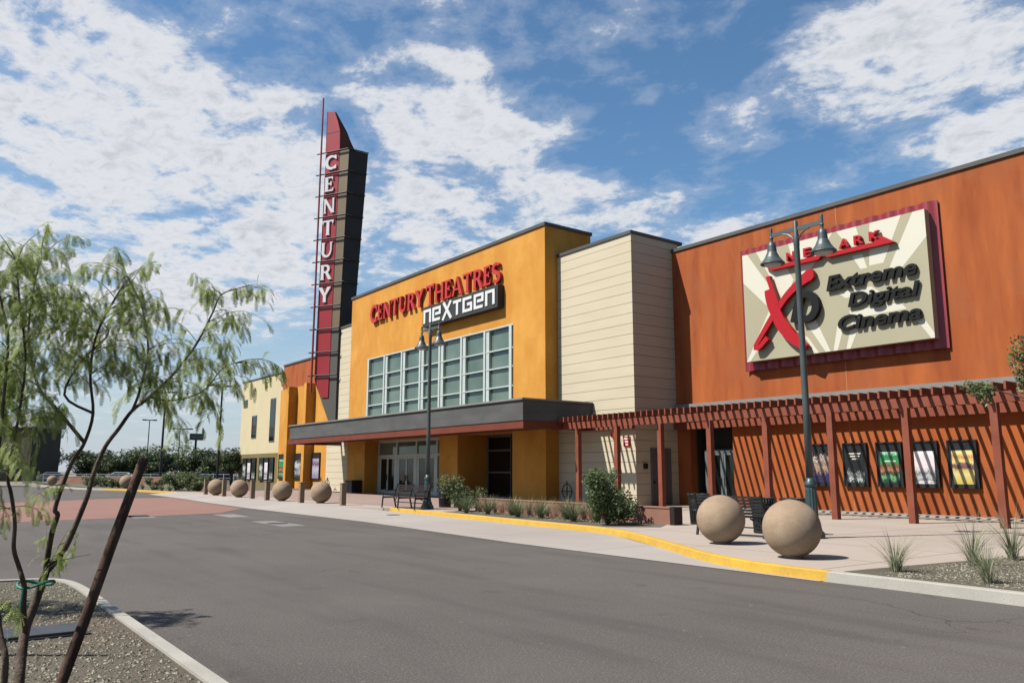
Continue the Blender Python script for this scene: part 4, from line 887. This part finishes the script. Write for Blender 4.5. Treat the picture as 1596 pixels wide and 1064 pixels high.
# foreground mesquite
class Tree:
    def __init__(s, seed): s.r = random.Random(seed); s.wood = MB(); s.leaf = MB()
    def frond(s, p, d, L_):
        """a drooping leaf: thin rachis with rows of small leaflets on both sides"""
        r = s.r; p = Vector(p); d = Vector(d).normalized(); n = max(5, int(L_ / .0085)); prev = p; side = d.cross(Vector((0, 0, 1)))
        if side.length < .1: side = Vector((1, 0, 0))
        side.normalize()
        for k in range(n):
            d = (d + Vector((0, 0, -.16))).normalized(); q_ = prev + d * (L_ / n); upn = side.cross(d)
            ll = .0115 * math.sin(math.pi * (.12 + .8 * k / n)) + .003
            for sg in (-1, 1):
                o = side * sg; tip_ = q_ + (o * .85 + d * .45 + upn * r.uniform(-.25, .15)) * ll; w_ = d * .0028
                s.leaf.add([q_ - w_, q_ + w_, tip_ + w_ * .7, tip_ - w_ * .7], [(0, 1, 2, 3)])
            prev = q_
    def leaf_at(s, p, d, L_):
        r = s.r
        nf = r.choice((1, 2, 2))
        for i in range(nf):
            dd_ = Vector(d) + Vector((r.gauss(0, .3), r.gauss(0, .3), r.gauss(-.1, .25))); s.frond(p, dd_, L_ * r.uniform(.7, 1.15))
    def twig(s, p, d, L_, r0, droop, dens=.042, fl=.12, lvl=0):
        r = s.r; n = max(5, int(L_ / .05)); pts = [Vector(p)]; d = Vector(d).normalized()
        for k in range(n):
            d = (d + Vector((r.gauss(0, .09), r.gauss(0, .09), -droop * (1 + 2.2 * k / n) + r.gauss(0, .04)))).normalized(); pts.append(pts[-1] + d * (L_ / n))
            if lvl < 1 and k > 1 and r.random() < .22: s.twig(pts[-1], d + Vector((r.gauss(0, .7), r.gauss(0, .7), r.gauss(.1, .3))), L_ * r.uniform(.35, .6), r0 * .5, droop * 1.3, dens, fl, lvl + 1)
        s.wood.tube(pts, [r0 * (1 - .85 * i / n) for i in range(n + 1)], 4)
        t = .1 * L_
        while t < L_:
            i = min(int(t / L_ * n), n - 1); f = t / L_ * n - i; q_ = pts[i].lerp(pts[i + 1], f); dr = (pts[i + 1] - pts[i]).normalized()
            ot = Vector((r.gauss(0, 1), r.gauss(0, 1), r.gauss(-.2, .5))).normalized(); s.leaf_at(q_, dr * .35 + ot * .8, fl); t += dens * r.uniform(.7, 1.4)
def sm3(p, n=4):
    out = []
    for i in range(len(p) - 1):
        a = Vector(p[max(i - 1, 0)]); b = Vector(p[i]); c = Vector(p[i + 1]); d = Vector(p[min(i + 2, len(p) - 1)])
        for k in range(n): t = k / n; out.append(0.5 * ((2 * b) + (c - a) * t + (2 * a - 5 * b + 4 * c - d) * t * t + (3 * b - 3 * c + d - a) * t ** 3))
    out.append(Vector(p[-1])); return out
BR = {
 'trunk': ([(-6.66, 0.72, 0.10), (-6.83, 0.74, 0.34), (-6.92, 0.76, 0.48), (-6.93, 0.79, 0.59), (-6.95, 0.82, 0.7), (-6.92, 0.84, 0.8), (-6.89, 0.85, 0.86)], .042, .034, 9),
 'left': ([(-6.89, 0.85, 0.86), (-6.87, 0.85, 0.98), (-6.83, 0.86, 1.16), (-6.79, 0.88, 1.28), (-6.79, 0.86, 1.33), (-6.72, 0.9, 1.55), (-6.61, 0.93, 1.69), (-6.49, 0.97, 1.8), (-6.43, 1.0, 2.01), (-6.29, 0.94, 2.27), (-6.23, 0.95, 2.56), (-6.1, 1.05, 2.86)], .025, .008, 2.15),
 'right': ([(-6.89, 0.85, 0.86), (-6.85, 0.95, 1.02), (-6.82, 1.02, 1.24), (-6.75, 1.06, 1.42), (-6.76, 1.09, 1.58), (-6.74, 1.15, 1.78), (-6.71, 1.23, 1.92), (-6.69, 1.31, 2.06), (-6.71, 1.43, 2.17), (-6.68, 1.58, 2.35), (-6.67, 1.71, 2.55), (-6.6, 1.77, 2.7), (-6.63, 1.85, 2.89), (-6.67, 1.92, 3.05), (-6.58, 2.02, 3.1)], .025, .006, 2.1),
 'r2': ([(-6.69, 1.31, 2.06), (-6.52, 1.32, 2.21), (-6.35, 1.32, 2.49), (-6.22, 1.23, 2.78), (-6.15, 1.11, 2.97)], .013, .005, 2.2),
 'r3': ([(-6.71, 1.43, 2.17), (-6.8, 1.62, 2.16), (-6.82, 1.86, 2.25), (-6.88, 2.02, 2.45), (-6.86, 2.14, 2.52)], .010, .004, 2.0),
 'r4': ([(-6.49, 0.97, 1.8), (-6.46, 0.78, 2.02), (-6.64, 0.66, 2.21), (-6.63, 0.57, 2.57), (-6.55, 0.57, 2.94), (-6.57, 0.60, 3.12)], .016, .005, 1.95),
 'stem3': ([(-6.89, .76, .45), (-6.79, 0.72, 0.63), (-6.76, 0.71, 0.78), (-6.64, 0.68, 0.86), (-6.65, 0.65, 0.95), (-6.53, 0.6, 1.08), (-6.51, 0.59, 1.25), (-6.38, 0.54, 1.45), (-6.37, 0.51, 1.58), (-6.28, 0.53, 1.95), (-6.2, 0.53, 2.34), (-6.18, 0.46, 2.72), (-6.15, 0.42, 2.98)], .024, .006, 1.75),
 'stem4': ([(-6.12, .60, .12), (-6.2, 0.59, 0.27), (-6.17, 0.58, 0.44), (-6.29, 0.54, 0.61), (-6.37, 0.48, 1.07), (-6.3, 0.44, 1.57), (-6.21, 0.43, 2.07), (-6.14, 0.41, 2.49), (-6.14, 0.3, 2.86)], .03, .007, 1.5),
 'l5': ([(-6.43, 1.0, 2.01), (-6.53, 0.82, 2.14), (-6.53, 0.92, 2.41), (-6.5, 1.07, 2.63), (-6.73, 0.88, 2.82)], .012, .004, 2.15)}
NS = .74
def near(p): return (p[0] * NS, p[1] * NS, 1.6 + (p[2] - 1.6) * NS)
tr = Tree(11)
for k, (p, r0_, r1_, zl) in BR.items():
    p = [near(v) for v in p]; zl = 1.6 + (zl - 1.6) * NS; r0_ *= NS * .86; r1_ *= NS * .8
    if k == 'trunk': p = [(-4.87, .52, .10)] + p
    if k == 'stem4': p = [(-4.50, .455, .10)] + p
    q_ = sm3(p, 4); n = len(q_); tr.wood.tube(q_, [r0_ + (r1_ - r0_) * i / (n - 1) for i in range(n)], 9)
    acc_ = 0
    for i in range(1, n):
        acc_ += (q_[i] - q_[i - 1]).length
        if q_[i].z > zl and acc_ > .05:
            acc_ = 0; dr = (q_[i] - q_[i - 1]).normalized()
            for j in range(2):
                a = tr.r.uniform(0, 6.28); hd = Vector((math.cos(a), math.sin(a), 0))
                tr.twig(q_[i], dr * .55 + hd * .9 + Vector((0, 0, .30)), tr.r.uniform(.16, .40) * (.75 if q_[i].z > 2.5 or q_[i].y > 1.45 else 1), .0024, .12, dens=.036, fl=.095)
    for j in range(3): tr.twig(q_[-1], (q_[-1] - q_[-2]).normalized() + Vector((tr.r.gauss(0, .5), tr.r.gauss(0, .5), .1)), .26, .003, .10, dens=.034, fl=.10)
# low sprouts on the stems
for p in ((-6.40, .52, 1.35), (-6.55, .62, 1.3), (-6.70, .92, 1.50), (-6.2, .5, 1.2), (-6.3, .45, 1.7), (-6.22, .5, .75)):
    for j in range(2): tr.twig(near(p), (tr.r.gauss(0, 1), tr.r.gauss(0, 1), .2), .24, .0025, .12, dens=.04, fl=.08)
T = thing('young_tree', 'young feathery leaved tree with several thin stems in the gravel island', 'tree', (-4.87, .53, .13))
tr.wood.build('trunk', M['bark'], T, smooth=True); tr.leaf.build('crown', M['leaf'], T)
mb = MB(); mb.tube([near((-6.80 + .085 * math.cos(a), .785 + .115 * math.sin(a), .80 + .02 * math.sin(a * 2))) for a in [k * .314 for k in range(21)]], .008, 6, cap=False)
mb.tube([near(v) for v in ((-6.72, .70, .80), (-6.71, .69, .62), (-6.70, .685, .50))], .006, 6)
mb.build('tie_strap', M['strap'], T)
T = thing('tree_stake', 'leaning dark brown wooden stake beside the young tree', 'stake', (-4.72, .57, .13))
MB().tube([(-4.715, .575, .10)] + [near(v) for v in ((-6.405, .92, .10), (-6.42, 1.05, .55), (-6.44, 1.2, 1.1), (-6.47, 1.372, 1.69))], [.028, .028, .0265, .026, .025], 14).build('pole', M['stake'], T, smooth=True)
MB().tube([near(v) for v in ((-6.42, 1.06, 1.02), (-6.5, .98, 1.0), (-6.6, .9, .97), (-6.7, .82, .9))], .002, 5).build('wire', M['black_metal'], T)
T = thing('tree_stake', 'thin dark green stake among the left stems of the young tree', 'stake', (-8.3, -.35, .13))
MB().tube([(-8.5, -.38, .12), (-8.2, -.1, 1.0), (-7.75, .28, 1.60)], .026, 10).build('pole', mat('green_brown_stake', (.05, .055, .035), .8), T, smooth=True)
T = thing('utility_lid', 'flat grey utility box lid lying in the gravel behind the stems', 'utility lid', (-8.6, 1.0, .14))
MB().box(-8.86, -8.40, .55, 1.40, .12, .175).build('lid', M['utility'], T, bevel=.008)
MB().box(-8.90, -8.36, .51, 1.44, .10, .15).build('frame', M['black_metal'], T, bevel=.006)

T2_ = Tree(77); TX, TY = -10.6, -1.0
def lk(p): return (TX + p[0], TY + p[1], p[2])
for p, r0_, r1_, zl in (([(0, 0, .1), (.05, .1, .6), (.12, .3, 1.1), (.05, .55, 1.8), (.1, .8, 2.6), (.15, .9, 3.3)], .035, .008, 1.35), ([(.12, .3, 1.1), (.3, .7, 1.6), (.35, 1.0, 2.2), (.4, 1.25, 2.8)], .024, .006, 1.5),
                        ([(.05, .1, .6), (-.2, .3, 1.2), (-.35, .5, 2.0), (-.4, .5, 2.9)], .024, .006, 1.5), ([(0, 0, .1), (.1, -.2, .8), (.15, -.4, 1.8), (.1, -.6, 2.8)], .028, .006, 1.3), ([(.35, 1.0, 2.2), (.3, 1.4, 2.4), (.25, 1.7, 2.35)], .012, .004, 1.5), ([(.12, .3, 1.1), (.3, .8, 1.3), (.35, 1.3, 1.5)], .012, .004, 1.2)):
    q_ = sm3([lk(v) for v in p], 4); n = len(q_); T2_.wood.tube(q_, [r0_ + (r1_ - r0_) * i / (n - 1) for i in range(n)], 8); acc_ = 0
    for i in range(1, n):
        acc_ += (q_[i] - q_[i - 1]).length
        if q_[i].z > zl and acc_ > .08:
            acc_ = 0; dr = (q_[i] - q_[i - 1]).normalized()
            for j in range(3):
                a = T2_.r.uniform(0, 6.28); T2_.twig(q_[i], dr * .5 + Vector((math.cos(a), math.sin(a), 0)) * .9 + Vector((0, 0, .35)), T2_.r.uniform(.35, .75), .005, .10, dens=.042, fl=.14)
T = thing('young_tree', 'second dense young tree at the left edge, farther back on the gravel island', 'tree', (TX, TY, .13))
T2_.wood.build('trunk', M['bark'], T, smooth=True); T2_.leaf.build('crown', M['leaf'], T)

# tree at right, only its hanging branches reach into the picture
tr = Tree(31); T = thing('street_tree', 'tree at the right edge with leafy branches hanging before the pergola', 'tree', (-2.9, 13.2, .15))
tr.wood.tube(sm3([(-2.9, 13.2, .1), (-2.95, 13.25, 1.2), (-3.1, 13.4, 2.2), (-3.3, 13.6, 3.2), (-3.6, 13.9, 4.2)]), [.09 - .0035 * i for i in range(17)], 10)
lf = MB(); rr = random.Random(5)
def limb(pts, r, clumps, s=.05):
    q_ = sm3(pts); tr.wood.tube(q_, [r * (1 - .7 * i / (len(q_) - 1)) for i in range(len(q_))], 7)
    for c, n, rad in clumps: leafquads(lf, rr, c, n, rad, s, .7)
limb([(-3.1, 13.4, 2.2), (-4.2, 13.8, 2.45), (-5.2, 14.3, 2.72), (-5.85, 13.85, 2.98)], .028, [((-5.86, 13.9, 2.93), 330, (.24, .24, .15)), ((-5.98, 13.8, 3.0), 80, (.16, .18, .12)), ((-5.80, 13.88, 2.78), 90, (.1, .12, .16))], .034)
limb([(-3.3, 13.6, 3.2), (-4.3, 14.0, 3.6), (-5.4, 14.38, 3.8)], .03, [((-5.42, 14.4, 3.45), 520, (.2, .22, .42)), ((-5.36, 14.45, 3.05), 300, (.2, .22, .25)), ((-4.5, 14.1, 3.9), 500, (.6, .6, .6))], .036)
limb([(-3.3, 13.6, 3.2), (-3.0, 12.8, 4.3), (-2.6, 12.2, 5.0)], .035, [((-2.7, 12.4, 4.8), 1200, (.9, .9, .8))])
limb([(-3.6, 13.9, 4.2), (-2.7, 14.8, 4.8), (-2.4, 15.0, 5.2)], .035, [((-2.6, 14.7, 4.9), 1200, (.9, .9, .8)), ((-3.2, 13.6, 5.2), 1200, (.8, .8, .8))])
tr.wood.build('trunk', M['bark'], T, smooth=True); lf.build('crown', M['leaf_bush'], T)

# ------------------------------------------------------------------ background
def bg_tree(label, loc, w, h, seed, m='leaf_dark', n=2600, tr_=.28, group='trees along the far car park', leaf=.3):
    rnd = random.Random(seed); t = thing('tree', label, 'tree', loc, group); tk = MB(); lf = MB()
    tk.tube([(0, 0, 0), (.1, 0, h * tr_), (0, .1, h * .6)], [w * .035, w * .03, w * .012], 7)
    for i in range(16):
        a = rnd.uniform(0, 6.28); rad = w * .5 * rnd.uniform(.1, .78); z = h * (tr_ + (1 - tr_) * rnd.uniform(.12, .86) * (1 - .45 * (rad / (w * .5)) ** 2))
        c = (math.cos(a) * rad, math.sin(a) * rad, z); tk.tube([(0, 0, h * tr_ * .8), (c[0] * .5, c[1] * .5, (z + h * tr_) / 2), c], [w * .018, w * .01, w * .004], 5)
        s = w * rnd.uniform(.13, .22); leafquads(lf, rnd, c, n // 16, (s, s, s * .72), leaf)
    tk.build('trunk', M['bark'], t, world=False); lf.build('crown', M[m], t, world=False); return t
far = [(-178, 15, 9, 7.5, 'leaf_dark'), (-174, 20, 8.5, 7, 'leaf_dark'), (-171, 25, 7, 5.4, 'leaf_dark'), (-168, 29, 7.5, 5.6, 'leaf_dark'), (-165, 33, 8, 6.0, 'leaf_olive'), (-162, 37.5, 8.5, 7.0, 'leaf_olive'), (-160, 41, 8.5, 6.9, 'leaf_olive'), (-157.5, 44.5, 8, 6.0, 'leaf_dark'), (-155.5, 48, 7.5, 5.4, 'leaf_dark'),
       (-153, 52.5, 7, 5.2, 'leaf_dark'), (-182, 9, 9, 8, 'leaf_dark'), (-150, 56, 7, 5, 'leaf_dark'), (-150, 34, 6, 4.6, 'leaf_dark'), (-152, 27.5, 6, 4.4, 'leaf_dark'), (-146, 42, 5.5, 4.4, 'leaf_dark')]
fl = ['far left dark tree behind the foreground crown', 'second far dark tree from the left', 'third far dark tree from the left', 'dark far tree behind the parked white car', 'olive far tree left of the billboard', 'tall olive far tree just left of the billboard', 'tall olive far tree under the billboard', 'dark far tree right of the billboard', 'dark far tree halfway between billboard and cream block',
      'dark far tree near the cream block', 'farthest left dark tree at the photo edge', 'dark far tree just behind the cream block edge', 'small dark tree in the middle of the car park', 'small dark tree left in the car park', 'small dark tree right in the car park']
for i, (x, y, w, h, m) in enumerate(far): bg_tree(fl[i], (x, y, 0), w * 1.15, h * 1.04, 60 + i, m, n=3200, leaf=.26, tr_=.1)
bg_tree('round dark clipped tree standing before the cream block', (-86.3, 27.0, .1), 4.6, 3.9, 90, 'leaf_dark', n=3200, leaf=.14, tr_=.34, group='trees near the far wing')
def car(label, loc, rz, m, scale=1):
    t = thing('parked_car', label, 'car', loc, 'cars in the far car park', rz)
    body = [(-2.25, .3), (2.2, .3), (2.3, .62), (2.1, .82), (1.1, .95), (.5, 1.40), (-1.1, 1.42), (-1.9, .98), (-2.28, .9), (-2.32, .5)]
    MB().ext([(x, -.88, z) for x, z in body], (0, 1.76, 0)).build('body', m, t, world=False, bevel=.06)
    MB().ext([(x, -.89, z) for x, z in [(.98, .97), (.45, 1.33), (-1.05, 1.35), (-1.7, .99)]], (0, 1.78, 0)).build('windows', M['dark_glass'], t, world=False)
    for x in (-1.4, 1.4):
        for y in (-.86, .66):
            w_ = MB().tube([(x, y, .33), (x, y + .2, .33)], .33, 20).build('wheel', M['black_metal'], t, world=False)
            MB().tube([(x, y - .01, .33), (x, y + .21, .33)], .18, 14).build('rim', M['band'], w_, world=False)
    return t
M['car_white'] = mat('white_car_paint', (.78, .78, .78), .3, coat=.5); M['car_dark'] = mat('dark_car_paint', (.03, .035, .05), .3, coat=.5); M['car_silver'] = mat('silver_car_paint', (.35, .36, .38), .3, coat=.5)
car('white parked car under the far trees, left of the stake top', (-126, 24.2, 0), R(70), M['car_white']); car('dark parked car right of the white one, behind the stake top', (-128, 30, 0), R(75), M['car_dark'])
car('silver parked car between the far light poles', (-127, 34.5, 0), R(80), M['car_silver']); car('dark parked car left of the round clipped tree', (-124, 37.4, 0), R(75), M['car_dark'])
car('silver parked car glimpsed between the left stems', (-133, 16.5, 0), R(80), M['car_silver'])
# car park lights, billboard
def pole_light(label, loc, h, arm=1.3, r=.09):
    t = thing('light_pole', label, 'light pole', loc, 'tall car park lights')
    MB().lathe([(.28, 0), (.28, .7), (r, .71), (r * .7, h)], n=14).build('pole', M['black_metal'], t, world=False)
    MB().box(-.08, .08, -arm, arm, h - .05, h + .08).box(-.3, .3, -arm - .5, -arm, h - .05, h + .12).box(-.3, .3, arm, arm + .5, h - .05, h + .12).build('lamp_heads', M['black_metal'], t, world=False)
pole_light('thin far light pole left of the others', (-130.5, 28.1, 0), 9.2, .5)
pole_light('far light pole with a cross head left of the billboard', (-127.7, 31.9, 0), 7.9)
pole_light('tall dark pole left of the bollards, its head in the foreground leaves', (-97, 22.4, 0), 10.5, .8, .14)
pole_light('tall dark pole behind the leftmost stone ball', (-72.6, 21.5, .1), 9.0, .8, .11)
t = thing('billboard', 'small dark roadside billboard above the far trees', 'billboard', (-157.8, 42.4, 0))
MB().tube([(0, 0, 0), (0, 0, 7.4)], .2, 10).build('pole', M['black_metal'], t, world=False)
MB().box(-.2, .2, -1.2, 1.25, 7.35, 8.6).build('board', M['car_dark'], t, world=False); MB().box(.2, .23, -.9, 1.0, 7.8, 8.1).build('panel', M['band'], t, world=False)
# low wall and white rail across the far edge, shrubs
t = thing('low_wall', 'low pinkish block wall beyond the far kerb', 'wall', (-100, 20, 0)); MB().bar((-112, 14.5, .45), (-93, 24, .45), .3, .9).build('wall', M['planter'], t); MB().bar((-112, 14.5, .93), (-93, 24, .93), .36, .06).build('cap', M['kerb'], t)
t = thing('white_fence', 'long pale post and rail fence along the far car park', 'fence', (-115, 25, 0))
for i in range(26):
    a = i / 25; MB().bar((-124 + 16 * a, 14 + 30 * a, 0), (-124 + 16 * a, 14 + 30 * a, 1.25), .10).build('post', M['white_paint'], t)
MB().bar((-124, 14, 1.15), (-108, 44, 1.15), .06, .1).bar((-124, 14, .65), (-108, 44, .65), .06, .08).build('rail', M['white_paint'], t)
sh = [(-70.5, 15.9, .9, .9, 'leaf_olive', 'low olive shrub right of the farthest stone ball'), (-69, 17.2, 1.2, 1.3, 'leaf_olive', 'rounded olive shrub behind the far yellow kerb'), (-66.6, 16.6, 1.0, 1.2, 'leaf_bush', 'dark shrub behind the far yellow kerb, left of the bollards'), (-64.4, 17.0, 1.2, 1.35, 'leaf_olive', 'grey green shrub left of the first bollard'), (-62.2, 17.2, .9, 1.1, 'leaf_bush', 'dark shrub just left of the first bollard'),
      (-60.6, 16.6, .6, .7, 'leaf_olive', 'small shrub at the plaza edge by the first bollard'), (-80, 14.5, 1.1, .8, 'leaf_olive', 'low shrub left of the farthest stone ball'), (-86, 14, 1.2, .9, 'leaf_bush', 'low dark shrub along the far pale kerb')]
for i, (x, y, r_, h_, m, lab) in enumerate(sh): bush(lab, (x, y, .1), r_, h_, 100 + i, n=1300, leaf=.10, m=m, group='shrubs behind the far kerb')
for i, x in enumerate((-71.6, -68.2, -65.2, -62.8)): tuft(f'{ords[i]} pale grass clump along the far yellow kerb', (x, 15.25, .1), .5, .6, 80 + i, n=70, parent_group='grass clumps by the far yellow kerb', w=.03)
# shop building glimpsed through the tree at the far left
t = thing('shop_building', 'low brown shop with a white fascia seen through the left tree crown', 'building', (-143.5, 14.5, 0), rz=R(-38))
M['shop'] = mat('brown_shop_wall', (.10, .085, .06), .85, (.13, .11, .08), .5, 4)
MB().box(-8, -.4, -36, -.6, 0, 8.3).build('wall', M['shop'], t, world=False); MB().box(-8.2, 0, -36.4, 0, 8.302, 10.2).build('fascia', M['white_paint'], t, world=False)
for y in (-30, -24, -18, -12, -6): MB().box(-.45, -.3, y, y + 4, .4, 3.2).build('shop_window', M['dark_glass'], t, world=False)

# ------------------------------------------------------------------ render
S.render.engine = 'CYCLES'
try: S.cycles.use_denoising = True
except Exception: pass
S.cycles.max_bounces = 8; S.cycles.transparent_max_bounces = 8
